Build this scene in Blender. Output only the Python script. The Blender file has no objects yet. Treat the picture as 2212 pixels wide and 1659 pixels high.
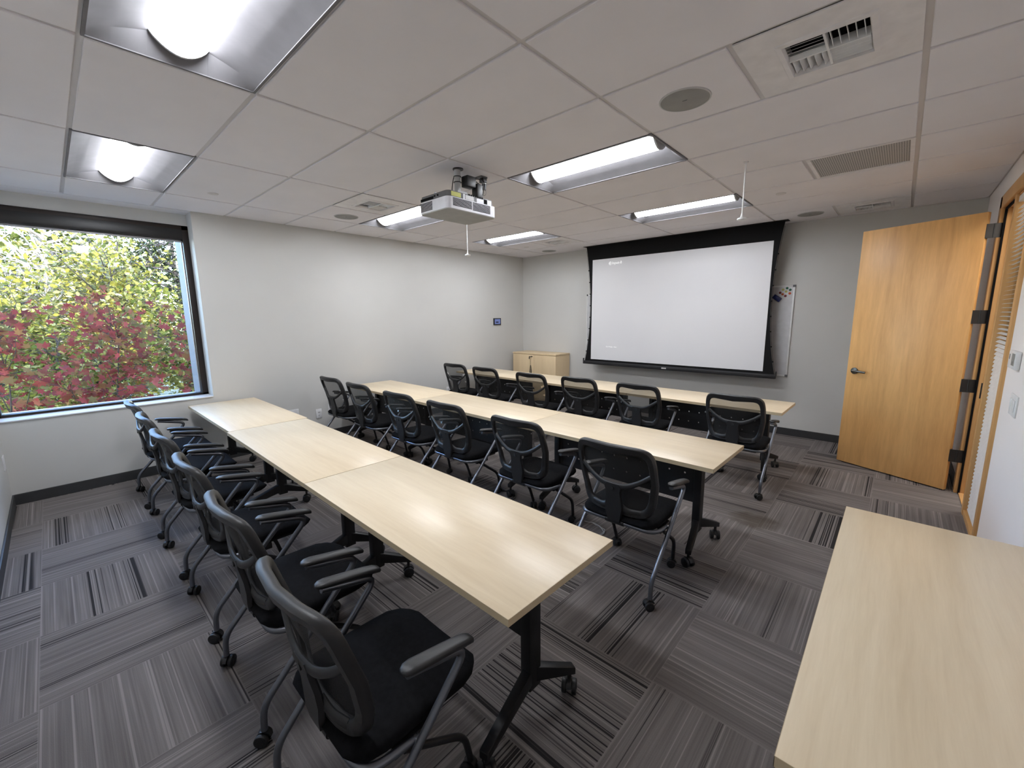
import bpy, bmesh, math, random
from mathutils import Vector, Matrix
from math import pi, sin, cos, radians

random.seed(7)
scene = bpy.context.scene
COL = scene.collection

# ------------------------------------------------------------------ constants
XW = -0.646       # left wall plane
YF = 6.180        # screen wall plane
XR = 5.435        # right wall plane
YB = -0.624       # rear wall plane
H = 2.694         # ceiling height
ZT = 0.681        # table top height
G = 0.6096

# ------------------------------------------------------------------ node helpers
def new_mat(name):
    m = bpy.data.materials.new(name)
    m.use_nodes = True
    nt = m.node_tree
    nt.nodes.clear()
    out = nt.nodes.new('ShaderNodeOutputMaterial')
    return m, nt, out

def nd(nt, typ, **kw):
    n = nt.nodes.new(typ)
    for k, v in kw.items():
        setattr(n, k, v)
    return n

def lk(nt, a, b):
    nt.links.new(a, b)

def setin(nt, sock, v):
    if isinstance(v, (int, float)):
        sock.default_value = v
    elif isinstance(v, (tuple, list)):
        sock.default_value = v
    else:
        nt.links.new(v, sock)

def mth(nt, op, a, b=None, c=None):
    n = nd(nt, 'ShaderNodeMath', operation=op)
    setin(nt, n.inputs[0], a)
    if b is not None:
        setin(nt, n.inputs[1], b)
    if c is not None:
        setin(nt, n.inputs[2], c)
    return n.outputs[0]

def comb(nt, x, y, z):
    n = nd(nt, 'ShaderNodeCombineXYZ')
    for s, v in zip(n.inputs, (x, y, z)):
        setin(nt, s, v)
    return n.outputs[0]

def noise(nt, vec, scale=1.0, detail=2.0, rough=0.5):
    n = nd(nt, 'ShaderNodeTexNoise')
    lk(nt, vec, n.inputs['Vector'])
    n.inputs['Scale'].default_value = scale
    n.inputs['Detail'].default_value = detail
    n.inputs['Roughness'].default_value = rough
    return n.outputs['Fac']

def ramp(nt, fac, stops):
    n = nd(nt, 'ShaderNodeValToRGB')
    setin(nt, n.inputs['Fac'], fac)
    cr = n.color_ramp
    while len(cr.elements) < len(stops):
        cr.elements.new(0.5)
    for e, (p, c) in zip(cr.elements, stops):
        e.position = p
        e.color = c if len(c) == 4 else (*c, 1)
    return n.outputs['Color']

def mixc(nt, fac, a, b, blend='MIX'):
    n = nd(nt, 'ShaderNodeMix', data_type='RGBA', blend_type=blend)
    setin(nt, n.inputs['Factor'], fac)
    for s, v in ((n.inputs['A'], a), (n.inputs['B'], b)):
        pass
    ia = [s for s in n.inputs if s.name == 'A' and s.type == 'RGBA'][0]
    ib = [s for s in n.inputs if s.name == 'B' and s.type == 'RGBA'][0]
    setin(nt, ia, a if not isinstance(a, tuple) else (*a[:3], 1))
    setin(nt, ib, b if not isinstance(b, tuple) else (*b[:3], 1))
    return [s for s in n.outputs if s.type == 'RGBA'][0]

def objco(nt):
    n = nd(nt, 'ShaderNodeTexCoord')
    s = nd(nt, 'ShaderNodeSeparateXYZ')
    lk(nt, n.outputs['Object'], s.inputs[0])
    return n.outputs['Object'], s.outputs[0], s.outputs[1], s.outputs[2]

def pbsdf(nt, out, color, rough=0.5, metal=0.0, spec=0.5, normal=None):
    b = nd(nt, 'ShaderNodeBsdfPrincipled')
    setin(nt, b.inputs['Base Color'], color if not isinstance(color, tuple) else (*color[:3], 1))
    setin(nt, b.inputs['Roughness'], rough)
    setin(nt, b.inputs['Metallic'], metal)
    b.inputs['Specular IOR Level'].default_value = spec
    if normal is not None:
        lk(nt, normal, b.inputs['Normal'])
    lk(nt, b.outputs[0], out.inputs['Surface'])
    return b

def bump(nt, h, strength=0.2, dist=0.01):
    n = nd(nt, 'ShaderNodeBump')
    n.inputs['Strength'].default_value = strength
    n.inputs['Distance'].default_value = dist
    lk(nt, h, n.inputs['Height'])
    return n.outputs[0]

def simple(name, color, rough=0.5, metal=0.0, spec=0.5, var=0.06, scale=12.0, bmp=0.0, bscale=300.0):
    """plain surface with a little procedural variation"""
    m, nt, out = new_mat(name)
    v, x, y, z = objco(nt)
    f = noise(nt, v, scale, 3)
    lo = tuple(c * (1 - var) for c in color)
    hi = tuple(min(1, c * (1 + var)) for c in color)
    c = ramp(nt, f, [(0.3, lo), (0.7, hi)])
    nrm = None
    if bmp > 0:
        nrm = bump(nt, noise(nt, v, bscale, 2), bmp, 0.002)
    pbsdf(nt, out, c, rough, metal, spec, nrm)
    return m

def emissive(name, color, strength):
    m, nt, out = new_mat(name)
    e = nd(nt, 'ShaderNodeEmission')
    e.inputs['Color'].default_value = (*color, 1)
    e.inputs['Strength'].default_value = strength
    lk(nt, e.outputs[0], out.inputs['Surface'])
    return m

def wood(name, base, dark, axis='x', rough=0.35, contrast=1.0, fine=1.0):
    """veneer or laminate with grain along one local axis"""
    m, nt, out = new_mat(name)
    v, x, y, z = objco(nt)
    oi = nd(nt, 'ShaderNodeObjectInfo')
    rnd = mth(nt, 'MULTIPLY', oi.outputs['Random'], 37.0)
    if axis == 'x':
        L, A, B = x, y, z
    elif axis == 'z':
        L, A, B = z, x, y
    else:
        L, A, B = y, x, z
    A = mth(nt, 'ADD', A, rnd)
    warp = noise(nt, comb(nt, mth(nt, 'MULTIPLY', L, 1.6), mth(nt, 'MULTIPLY', A, 5.0), B), 1.0, 2)
    A2 = mth(nt, 'ADD', A, mth(nt, 'MULTIPLY', warp, 0.05))
    big = noise(nt, comb(nt, mth(nt, 'MULTIPLY', L, 0.7), mth(nt, 'MULTIPLY', A2, 11.0), mth(nt, 'MULTIPLY', B, 3.0)), 1.0, 3, 0.55)
    med = noise(nt, comb(nt, mth(nt, 'MULTIPLY', L, 3.5), mth(nt, 'MULTIPLY', A2, 55.0 * fine), mth(nt, 'MULTIPLY', B, 9.0)), 1.0, 3, 0.6)
    fin = noise(nt, comb(nt, mth(nt, 'MULTIPLY', L, 14.0), mth(nt, 'MULTIPLY', A2, 260.0 * fine), B), 1.0, 2)
    f = mth(nt, 'ADD', mth(nt, 'MULTIPLY', big, 0.55), mth(nt, 'ADD', mth(nt, 'MULTIPLY', med, 0.32), mth(nt, 'MULTIPLY', fin, 0.13)))
    d = 0.18 / contrast
    c = ramp(nt, f, [(0.5 - d, dark), (0.5 + d, base)])
    pbsdf(nt, out, c, rough, 0.0, 0.45)
    return m

# ------------------------------------------------------------------ materials
M = {}
M['wall'] = simple('wall_paint_grey', (0.60, 0.595, 0.575), 0.75, spec=0.25, var=0.015, scale=2.0, bmp=0.12, bscale=420)
M['wall_white'] = simple('wall_paint_white', (0.84, 0.785, 0.765), 0.7, spec=0.25, var=0.015, scale=2.0, bmp=0.12, bscale=420)
M['tile'] = simple('ceiling_tile_white', (0.77, 0.745, 0.765), 0.9, spec=0.1, var=0.02, scale=3.0, bmp=0.08, bscale=500)
M['grid'] = simple('ceiling_grid_paint', (0.60, 0.575, 0.57), 0.5, var=0.02)
M['base'] = simple('rubber_base_charcoal', (0.040, 0.041, 0.043), 0.5, var=0.08)
M['maple'] = wood('maple_laminate', (0.83, 0.70, 0.505), (0.69, 0.555, 0.375), 'x', 0.30, 1.0)
M['maple_edge'] = wood('maple_edge_band', (0.60, 0.48, 0.31), (0.52, 0.41, 0.26), 'x', 0.45, 0.8)
M['maple_cab'] = wood('maple_cabinet', (0.78, 0.61, 0.385), (0.66, 0.50, 0.30), 'z', 0.4, 0.9)
M['door_wood'] = wood('door_veneer_honey', (0.80, 0.46, 0.175), (0.60, 0.325, 0.115), 'z', 0.38, 1.15, 0.6)
M['frame_wood'] = wood('frame_wood_honey', (0.66, 0.38, 0.155), (0.53, 0.29, 0.11), 'z', 0.42, 0.9, 0.7)
M['black_metal'] = simple('black_powder_coat', (0.010, 0.010, 0.011), 0.45, 0.0, 0.4, bmp=0.1, bscale=600)
M['plastic'] = simple('black_plastic', (0.016, 0.016, 0.017), 0.42, 0.0, 0.5, bmp=0.15, bscale=900)
M['fabric'] = simple('black_seat_fabric', (0.0065, 0.0065, 0.0075), 0.95, 0.0, 0.12, var=0.3, scale=60, bmp=0.4, bscale=900)
M['tube'] = simple('gunmetal_tube', (0.17, 0.18, 0.205), 0.33, 0.85, 0.5)
M['dark_tube'] = simple('dark_leg_tube', (0.022, 0.023, 0.027), 0.4, 0.3, 0.5)
M['rubber'] = simple('caster_rubber', (0.012, 0.012, 0.013), 0.5)
M['chrome'] = simple('bright_steel', (0.55, 0.55, 0.56), 0.22, 1.0, 0.5)
M['bronze'] = simple('dark_bronze_frame', (0.022, 0.015, 0.013), 0.42, 0.3, 0.5)
M['fascia'] = simple('shade_fascia_black', (0.004, 0.0035, 0.004), 0.35, 0.0, 0.5)
M['alu'] = simple('aluminium_strip', (0.45, 0.45, 0.47), 0.4, 0.6)
M['white_pl'] = simple('white_plastic', (0.72, 0.72, 0.73), 0.4)
M['ltgrey'] = simple('light_grey_panel', (0.50, 0.50, 0.50), 0.45)
M['metal_white'] = simple('white_enamel', (0.74, 0.74, 0.74), 0.35)
M['vent_white'] = simple('vent_white_enamel', (0.74, 0.715, 0.715), 0.6)
M['dark'] = simple('dark_cavity', (0.006, 0.006, 0.007), 0.9, spec=0.1)
M['spk'] = simple('speaker_grille_grey', (0.30, 0.295, 0.28), 0.7, bmp=0.5, bscale=1500)
M['screen_black'] = simple('screen_border_black', (0.007, 0.007, 0.0075), 0.8, spec=0.2)
M['screen_bar'] = simple('screen_bar_black', (0.014, 0.014, 0.016), 0.5)
M['board'] = simple('whiteboard_enamel', (0.62, 0.62, 0.64), 0.25)
M['proj_white'] = simple('projector_white', (0.66, 0.66, 0.70), 0.4)
M['proj_grey'] = simple('projector_grey', (0.11, 0.11, 0.115), 0.5)
M['proj_under'] = simple('projector_underside', (0.36, 0.36, 0.345), 0.55)
M['label_y'] = simple('yellow_label', (0.50, 0.50, 0.12), 0.6)
M['exterior'] = simple('exterior_reveal', (0.075, 0.075, 0.085), 0.7)
M['bolt'] = simple('zinc_bolt', (0.5, 0.5, 0.52), 0.3, 0.9)
for nm, c in dict(green=(0.010, 0.10, 0.055), yellow=(0.50, 0.48, 0.16), orange=(0.55, 0.10, 0.03), red=(0.16, 0.008, 0.012), blue=(0.010, 0.018, 0.11)).items():
    M['mag_' + nm] = simple('magnet_' + nm, c, 0.3)
LAMP = 36.5
M['lens'] = emissive('lamp_lens', (0.915, 0.945, 1.0), LAMP)
M['housing'] = simple('troffer_enamel', (0.19, 0.185, 0.195), 0.7, spec=0.2)
M['proj_text'] = emissive('projected_text', (1.0, 1.0, 1.0), 1.0)
M['lcd'] = emissive('lcd_glow', (0.16, 0.20, 0.42), 0.9)
M['lcd_dark'] = simple('lcd_dark_area', (0.02, 0.02, 0.05), 0.3)

def m_screen():
    m, nt, out = new_mat('screen_fabric')
    v, x, y, z = objco(nt)
    f = noise(nt, v, 1.2, 2)
    c = ramp(nt, f, [(0.3, (0.66, 0.66, 0.675)), (0.7, (0.69, 0.69, 0.70))])
    b = pbsdf(nt, out, c, 0.7, 0, 0.2)
    b.inputs['Emission Color'].default_value = (0.9, 0.9, 1.0, 1)
    b.inputs['Emission Strength'].default_value = 0.06
    return m
M['screen'] = m_screen()

def m_mesh():
    m, nt, out = new_mat('black_mesh_weave')
    v, x, y, z = objco(nt)
    a = mth(nt, 'SINE', mth(nt, 'MULTIPLY', mth(nt, 'ADD', x, z), 1250.0))
    b = mth(nt, 'SINE', mth(nt, 'MULTIPLY', mth(nt, 'SUBTRACT', x, z), 1250.0))
    w = mth(nt, 'MULTIPLY', a, b)
    f = mth(nt, 'ADD', 0.66, mth(nt, 'MULTIPLY', w, 0.22))
    tr = nd(nt, 'ShaderNodeBsdfTransparent')
    df = nd(nt, 'ShaderNodeBsdfPrincipled')
    df.inputs['Base Color'].default_value = (0.022, 0.021, 0.020, 1)
    df.inputs['Roughness'].default_value = 0.6
    df.inputs['Specular IOR Level'].default_value = 0.3
    mx = nd(nt, 'ShaderNodeMixShader')
    lk(nt, f, mx.inputs[0])
    lk(nt, tr.outputs[0], mx.inputs[1])
    lk(nt, df.outputs[0], mx.inputs[2])
    lk(nt, mx.outputs[0], out.inputs['Surface'])
    return m
M['mesh'] = m_mesh()

def m_glass(name, tint=(0.93, 0.95, 0.97), refl=0.06):
    m, nt, out = new_mat(name)
    v, x, y, z = objco(nt)
    tr = nd(nt, 'ShaderNodeBsdfTransparent')
    tr.inputs['Color'].default_value = (*tint, 1)
    gl = nd(nt, 'ShaderNodeBsdfGlossy')
    gl.inputs['Roughness'].default_value = 0.02
    fr = nd(nt, 'ShaderNodeFresnel')
    fr.inputs['IOR'].default_value = 1.35
    mx = nd(nt, 'ShaderNodeMixShader')
    lk(nt, fr.outputs[0], mx.inputs[0])
    lk(nt, tr.outputs[0], mx.inputs[1])
    lk(nt, gl.outputs[0], mx.inputs[2])
    lk(nt, mx.outputs[0], out.inputs['Surface'])
    return m
M['glass'] = m_glass('window_glass')

def m_grille():
    m, nt, out = new_mat('egg_crate_grille')
    v, x, y, z = objco(nt)
    fx = mth(nt, 'FRACT', mth(nt, 'MULTIPLY', x, 78.0))
    fy = mth(nt, 'FRACT', mth(nt, 'MULTIPLY', y, 78.0))
    ex = mth(nt, 'GREATER_THAN', fx, 0.30)
    ey = mth(nt, 'GREATER_THAN', fy, 0.30)
    hole = mth(nt, 'MULTIPLY', ex, ey)
    c = mixc(nt, hole, (0.55, 0.53, 0.51), (0.16, 0.155, 0.155))
    pbsdf(nt, out, c, 0.6)
    return m
M['grille'] = m_grille()

def m_perf():
    m, nt, out = new_mat('perforated_black_panel')
    v, x, y, z = objco(nt)
    fx = mth(nt, 'SUBTRACT', mth(nt, 'FRACT', mth(nt, 'MULTIPLY', x, 9.0)), 0.5)
    fz = mth(nt, 'SUBTRACT', mth(nt, 'FRACT', mth(nt, 'MULTIPLY', z, 9.0)), 0.5)
    r2 = mth(nt, 'ADD', mth(nt, 'MULTIPLY', fx, fx), mth(nt, 'MULTIPLY', fz, fz))
    hole = mth(nt, 'LESS_THAN', r2, 0.0035)
    b = nd(nt, 'ShaderNodeBsdfPrincipled')
    b.inputs['Base Color'].default_value = (0.011, 0.011, 0.012, 1)
    b.inputs['Roughness'].default_value = 0.5
    tr = nd(nt, 'ShaderNodeBsdfTransparent')
    mx = nd(nt, 'ShaderNodeMixShader')
    lk(nt, hole, mx.inputs[0])
    lk(nt, b.outputs[0], mx.inputs[1])
    lk(nt, tr.outputs[0], mx.inputs[2])
    lk(nt, mx.outputs[0], out.inputs['Surface'])
    return m
M['perf'] = m_perf()

def m_carpet():
    m, nt, out = new_mat('carpet_tiles')
    v, x, y, z = objco(nt)
    tx = mth(nt, 'DIVIDE', x, G)
    ty = mth(nt, 'DIVIDE', mth(nt, 'SUBTRACT', y, 0.155), G)
    ix = mth(nt, 'FLOOR', tx)
    iy = mth(nt, 'FLOOR', ty)
    par = mth(nt, 'FLOORED_MODULO', mth(nt, 'ADD', ix, iy), 2.0)   # 0: lines run along y
    inv = mth(nt, 'SUBTRACT', 1.0, par)
    s = mth(nt, 'ADD', mth(nt, 'MULTIPLY', x, inv), mth(nt, 'MULTIPLY', y, par))
    t = mth(nt, 'ADD', mth(nt, 'MULTIPLY', y, inv), mth(nt, 'MULTIPLY', x, par))
    wn = nd(nt, 'ShaderNodeTexWhiteNoise', noise_dimensions='2D')
    lk(nt, comb(nt, ix, iy, 0.0), wn.inputs['Vector'])
    r = wn.outputs['Value']
    rs = mth(nt, 'MULTIPLY', r, 83.0)
    # loop rows, streaks, dark lines in bundles, pale lines
    tuft = noise(nt, comb(nt, mth(nt, 'MULTIPLY', x, 420.0), mth(nt, 'MULTIPLY', y, 420.0), 0.0), 1.0, 1)
    rows = noise(nt, comb(nt, mth(nt, 'MULTIPLY', s, 150.0), mth(nt, 'MULTIPLY', t, 2.0), rs), 1.0, 1)
    streak = noise(nt, comb(nt, mth(nt, 'MULTIPLY', s, 55.0), mth(nt, 'MULTIPLY', t, 0.8), mth(nt, 'ADD', rs, 5.0)), 1.0, 2)
    patch = noise(nt, comb(nt, mth(nt, 'MULTIPLY', s, 7.0), mth(nt, 'MULTIPLY', t, 2.2), mth(nt, 'ADD', rs, 11.0)), 1.0, 2)
    bund = noise(nt, comb(nt, mth(nt, 'MULTIPLY', s, 8.5), mth(nt, 'MULTIPLY', t, 0.12), mth(nt, 'ADD', rs, 23.0)), 1.0, 0)
    dl = noise(nt, comb(nt, mth(nt, 'MULTIPLY', s, 150.0), mth(nt, 'MULTIPLY', t, 0.10), mth(nt, 'ADD', rs, 31.0)), 1.0, 0)
    pl = noise(nt, comb(nt, mth(nt, 'MULTIPLY', s, 105.0), mth(nt, 'MULTIPLY', t, 0.15), mth(nt, 'ADD', rs, 47.0)), 1.0, 0)
    g = nd(nt, 'ShaderNodeMapRange', interpolation_type='SMOOTHSTEP')
    lk(nt, bund, g.inputs['Value'])
    g.inputs['From Min'].default_value = 0.58
    g.inputs['From Max'].default_value = 0.66
    dk = nd(nt, 'ShaderNodeMapRange', interpolation_type='SMOOTHSTEP')
    lk(nt, dl, dk.inputs['Value'])
    dk.inputs['From Min'].default_value = 0.53
    dk.inputs['From Max'].default_value = 0.62
    dark = mth(nt, 'MULTIPLY', g.outputs[0], dk.outputs[0])
    pk = nd(nt, 'ShaderNodeMapRange', interpolation_type='SMOOTHSTEP')
    lk(nt, pl, pk.inputs['Value'])
    pk.inputs['From Min'].default_value = 0.64
    pk.inputs['From Max'].default_value = 0.72
    f = mth(nt, 'ADD', mth(nt, 'MULTIPLY', rows, 0.30),
            mth(nt, 'ADD', mth(nt, 'MULTIPLY', streak, 0.34), mth(nt, 'ADD', mth(nt, 'MULTIPLY', patch, 0.18), mth(nt, 'MULTIPLY', tuft, 0.18))))
    base = ramp(nt, f, [(0.33, (0.115, 0.102, 0.097)), (0.50, (0.172, 0.154, 0.147)), (0.67, (0.245, 0.222, 0.212))])
    base = mixc(nt, mth(nt, 'MULTIPLY', pk.outputs[0], 0.55), base, (0.33, 0.30, 0.285))
    base = mixc(nt, mth(nt, 'MULTIPLY', dark, 0.9), base, (0.012, 0.011, 0.012))
    # tile seams
    ex = mth(nt, 'ABSOLUTE', mth(nt, 'SUBTRACT', mth(nt, 'FRACT', tx), 0.5))
    ey = mth(nt, 'ABSOLUTE', mth(nt, 'SUBTRACT', mth(nt, 'FRACT', ty), 0.5))
    seam = mth(nt, 'GREATER_THAN', mth(nt, 'MAXIMUM', ex, ey), 0.4965)
    base = mixc(nt, mth(nt, 'MULTIPLY', seam, 0.30), base, (0.30, 0.27, 0.26))
    # coffee-coloured stain between the second and third table rows
    sx = mth(nt, 'DIVIDE', mth(nt, 'SUBTRACT', x, 4.23), 0.21)
    sy = mth(nt, 'DIVIDE', mth(nt, 'SUBTRACT', y, 3.30), 0.17)
    wob = mth(nt, 'MULTIPLY', noise(nt, v, 9.0, 3), 1.1)
    sd = mth(nt, 'ADD', mth(nt, 'ADD', mth(nt, 'MULTIPLY', sx, sx), mth(nt, 'MULTIPLY', sy, sy)), wob)
    st = nd(nt, 'ShaderNodeMapRange', interpolation_type='SMOOTHSTEP')
    lk(nt, sd, st.inputs['Value'])
    st.inputs['From Min'].default_value = 1.5
    st.inputs['From Max'].default_value = 0.7
    base = mixc(nt, mth(nt, 'MULTIPLY', st.outputs[0], 0.6), base, (0.075, 0.058, 0.040))
    nrm = bump(nt, mth(nt, 'ADD', rows, tuft), 0.35, 0.004)
    pbsdf(nt, out, base, 0.95, 0, 0.12, nrm)
    return m
M['carpet'] = m_carpet()

def m_leaf(name, cols, transl=0.35):
    cols = [tuple(v * 0.40 for v in k) for k in cols]
    m, nt, out = new_mat(name)
    v, x, y, z = objco(nt)
    g = nd(nt, 'ShaderNodeNewGeometry')
    r = g.outputs['Random Per Island']
    c = ramp(nt, r, [(i / (len(cols) - 1), k) for i, k in enumerate(cols)])
    d = nd(nt, 'ShaderNodeBsdfDiffuse')
    t = nd(nt, 'ShaderNodeBsdfTranslucent')
    lk(nt, c, d.inputs['Color'])
    lk(nt, c, t.inputs['Color'])
    mx = nd(nt, 'ShaderNodeMixShader')
    mx.inputs[0].default_value = transl
    lk(nt, d.outputs[0], mx.inputs[1])
    lk(nt, t.outputs[0], mx.inputs[2])
    lk(nt, mx.outputs[0], out.inputs['Surface'])
    return m
M['leaf_red'] = m_leaf('maple_leaves_red', [(0.46, 0.09, 0.09), (0.64, 0.14, 0.11), (0.36, 0.10, 0.10), (0.54, 0.25, 0.10), (0.34, 0.30, 0.11), (0.72, 0.12, 0.12)])
M['leaf_yellow'] = m_leaf('leaves_yellow', [(0.62, 0.54, 0.10), (0.80, 0.72, 0.28), (0.32, 0.34, 0.10), (0.85, 0.68, 0.10), (0.16, 0.19, 0.06), (0.90, 0.84, 0.52)])
M['leaf_green'] = m_leaf('leaves_yellow_green', [(0.20, 0.25, 0.05), (0.42, 0.42, 0.08), (0.11, 0.15, 0.04), (0.55, 0.50, 0.12), (0.80, 0.74, 0.30)])
M['needles'] = m_leaf('conifer_needles', [(0.035, 0.055, 0.030), (0.07, 0.095, 0.045), (0.10, 0.12, 0.07)], 0.1)
M['bark'] = simple('dark_bark', (0.045, 0.035, 0.030), 0.9, var=0.3, scale=25)
M['birch'] = simple('pale_bark', (0.36, 0.31, 0.27), 0.9, var=0.3, scale=25)
M['ground'] = simple('outdoor_ground', (0.10, 0.09, 0.04), 1.0, var=0.4, scale=3)

# ------------------------------------------------------------------ mesh helpers
def finish(bm, name, mat, parent=None, smooth=True, angle=40, mats=None):
    bmesh.ops.recalc_face_normals(bm, faces=bm.faces)
    me = bpy.data.meshes.new(name)
    bm.to_mesh(me)
    bm.free()
    for mm in (mats or [mat]):
        me.materials.append(mm)
    if smooth:
        me.shade_smooth()
        me.set_sharp_from_angle(angle=radians(angle))
    o = bpy.data.objects.new(name, me)
    COL.objects.link(o)
    if parent is not None:
        o.parent = parent
    return o

def box(bm, x0, x1, y0, y1, z0, z1, bev=0.0, seg=2, mi=0, mat=None):
    t = bmesh.new()
    bmesh.ops.create_cube(t, size=1)
    for v in t.verts:
        v.co = Vector(((x0 + x1) / 2 + v.co.x * (x1 - x0), (y0 + y1) / 2 + v.co.y * (y1 - y0), (z0 + z1) / 2 + v.co.z * (z1 - z0)))
    if bev > 0:
        bmesh.ops.bevel(t, geom=list(t.edges), offset=bev, segments=seg, affect='EDGES', profile=0.5)
    join(bm, t, mi, mat)

def join(bm, t, mi=0, mat=None):
    if mat is not None:
        bmesh.ops.transform(t, matrix=mat, verts=t.verts)
    mp = {}
    for v in t.verts:
        mp[v] = bm.verts.new(v.co)
    for f in t.faces:
        try:
            nf = bm.faces.new([mp[v] for v in f.verts])
            nf.material_index = mi
        except ValueError:
            pass
    t.free()

def fillet(pts, rad, n=6):
    P = [Vector(p) for p in pts]
    out = [P[0]]
    for i in range(1, len(P) - 1):
        r = rad[i] if isinstance(rad, (list, tuple)) else rad
        a = (P[i - 1] - P[i])
        b = (P[i + 1] - P[i])
        r = min(r, a.length * 0.49, b.length * 0.49)
        if r < 1e-5:
            out.append(P[i])
            continue
        p0 = P[i] + a.normalized() * r
        p1 = P[i] + b.normalized() * r
        for k in range(n + 1):
            u = k / n
            out.append((1 - u) ** 2 * p0 + 2 * u * (1 - u) * P[i] + u * u * p1)
    out.append(P[-1])
    return out

def sweep(bm, pts, prof, closed=False, up=None, mi=0, scale=None):
    """sweep a closed 2-D profile [(a,b)] along a polyline"""
    n = len(pts)
    rings = []
    prev = None
    for i in range(n):
        if closed:
            d = pts[(i + 1) % n] - pts[i - 1]
        else:
            d = pts[min(i + 1, n - 1)] - pts[max(i - 1, 0)]
        d.normalize()
        if prev is None:
            u = Vector(up) if up else (Vector((0, 0, 1)) if abs(d.z) < 0.9 else Vector((1, 0, 0)))
        else:
            u = prev
        u = (u - d * u.dot(d))
        u.normalize()
        w = d.cross(u)
        prev = u
        s = scale[i] if scale else 1.0
        rings.append([bm.verts.new(pts[i] + u * (a * s) + w * (b * s)) for a, b in prof])
    m = len(prof)
    for i in range(n if closed else n - 1):
        A, B = rings[i], rings[(i + 1) % n]
        for j in range(m):
            f = bm.faces.new((A[j], A[(j + 1) % m], B[(j + 1) % m], B[j]))
            f.material_index = mi
    if not closed:
        for r in (rings[0], rings[-1]):
            f = bm.faces.new(r)
            f.material_index = mi
    return rings

def circ(r, n=10, rx=None):
    return [(r * cos(2 * pi * k / n), (rx or r) * sin(2 * pi * k / n)) for k in range(n)]

def tube(bm, pts, r, rad=0.03, n=10, mi=0, closed=False):
    sweep(bm, fillet(pts, rad), circ(r, n), closed, mi=mi)

def loft(bm, rings, cap=True, mi=0):
    R = [[bm.verts.new(Vector(p)) for p in r] for r in rings]
    m = len(R[0])
    for A, B in zip(R[:-1], R[1:]):
        for j in range(m):
            f = bm.faces.new((A[j], A[(j + 1) % m], B[(j + 1) % m], B[j]))
            f.material_index = mi
    if cap:
        bm.faces.new(R[0]).material_index = mi
        bm.faces.new(R[-1]).material_index = mi

def cyl(bm, c, axis, r, h, n=20, r2=None, mi=0, bev=0.0):
    """cylinder centred at c along axis letter"""
    t = bmesh.new()
    bmesh.ops.create_cone(t, cap_ends=True, segments=n, radius1=r, radius2=r if r2 is None else r2, depth=h)
    if bev > 0:
        es = [e for e in t.edges if abs(e.verts[0].co.z - e.verts[1].co.z) < 1e-6]
        bmesh.ops.bevel(t, geom=es, offset=bev, segments=2, affect='EDGES', profile=0.5)
    if axis == 'x':
        R = Matrix.Rotation(pi / 2, 4, 'Y')
    elif axis == 'y':
        R = Matrix.Rotation(-pi / 2, 4, 'X')
    else:
        R = Matrix.Identity(4)
    join(bm, t, mi, Matrix.Translation(c) @ R)

def lathe(bm, prof, c=(0, 0, 0), n=24, mi=0):
    rings = [[(c[0] + r * cos(2 * pi * k / n), c[1] + r * sin(2 * pi * k / n), c[2] + z) for k in range(n)] for r, z in prof]
    loft(bm, rings, True, mi)

def quad(bm, a, b, c, d, mi=0):
    f = bm.faces.new([bm.verts.new(Vector(p)) for p in (a, b, c, d)])
    f.material_index = mi

# ------------------------------------------------------------------ object helpers
def tag(o, label=None, cat=None, group=None, kind=None):
    if label:
        o['label'] = label
    if cat:
        o['category'] = cat
    if group:
        o['group'] = group
    if kind:
        o['kind'] = kind
    return o

def empty(name, loc, rz=0.0):
    o = bpy.data.objects.new(name, None)
    o.empty_display_size = 0.1
    o.location = loc
    o.rotation_euler = (0, 0, rz)
    COL.objects.link(o)
    return o

def struct(bm, name, mat, label=None, smooth=False, mats=None):
    o = finish(bm, name, mat, None, smooth, mats=mats)
    tag(o, label, None, None, 'structure')
    return o

KIDS = {}
def kids(o):
    return [c for c in bpy.data.objects if c.parent == o]

def copy_tree(o, parent=None):
    c = o.copy()
    COL.objects.link(c)
    if parent is not None:
        c.parent = parent
    for ch in kids(o):
        copy_tree(ch, c)
    return c

# ================================================================== THE ROOM
# floor
bm = bmesh.new()
box(bm, XW - 0.3, 6.9, YB - 0.15, YF + 0.15, -0.12, 0.0)
tag(struct(bm, 'floor', M['carpet']), 'grey-brown carpet tiles laid quarter-turn with dark stripes', 'floor')

# left wall with the window niche
WY0, WY1 = YB, 0.918      # window opening
NZ = 0.735                # sill height
bm = bmesh.new()
XN = -0.86                # plane of the recessed wall and window frame
XO = -1.23                # outer face
box(bm, XO, XW, YB - 0.15, WY1, 0, NZ)                 # below the sill
box(bm, XO, XW, WY1, YF + 0.15, 0, H + 0.12)           # right of the niche
box(bm, XO, XN, YB - 0.15, WY1, 2.575, H + 0.12)       # head above the window
tag(struct(bm, 'wall_left', M['wall']), 'light grey painted wall holding the large window', 'wall')

bm = bmesh.new()
box(bm, XN, XW + 0.012, YB, WY1 - 0.002, NZ, NZ + 0.012, 0.003)
tag(struct(bm, 'trim_1', M['white_pl']), 'white window sill board under the big window', 'sill')

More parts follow.
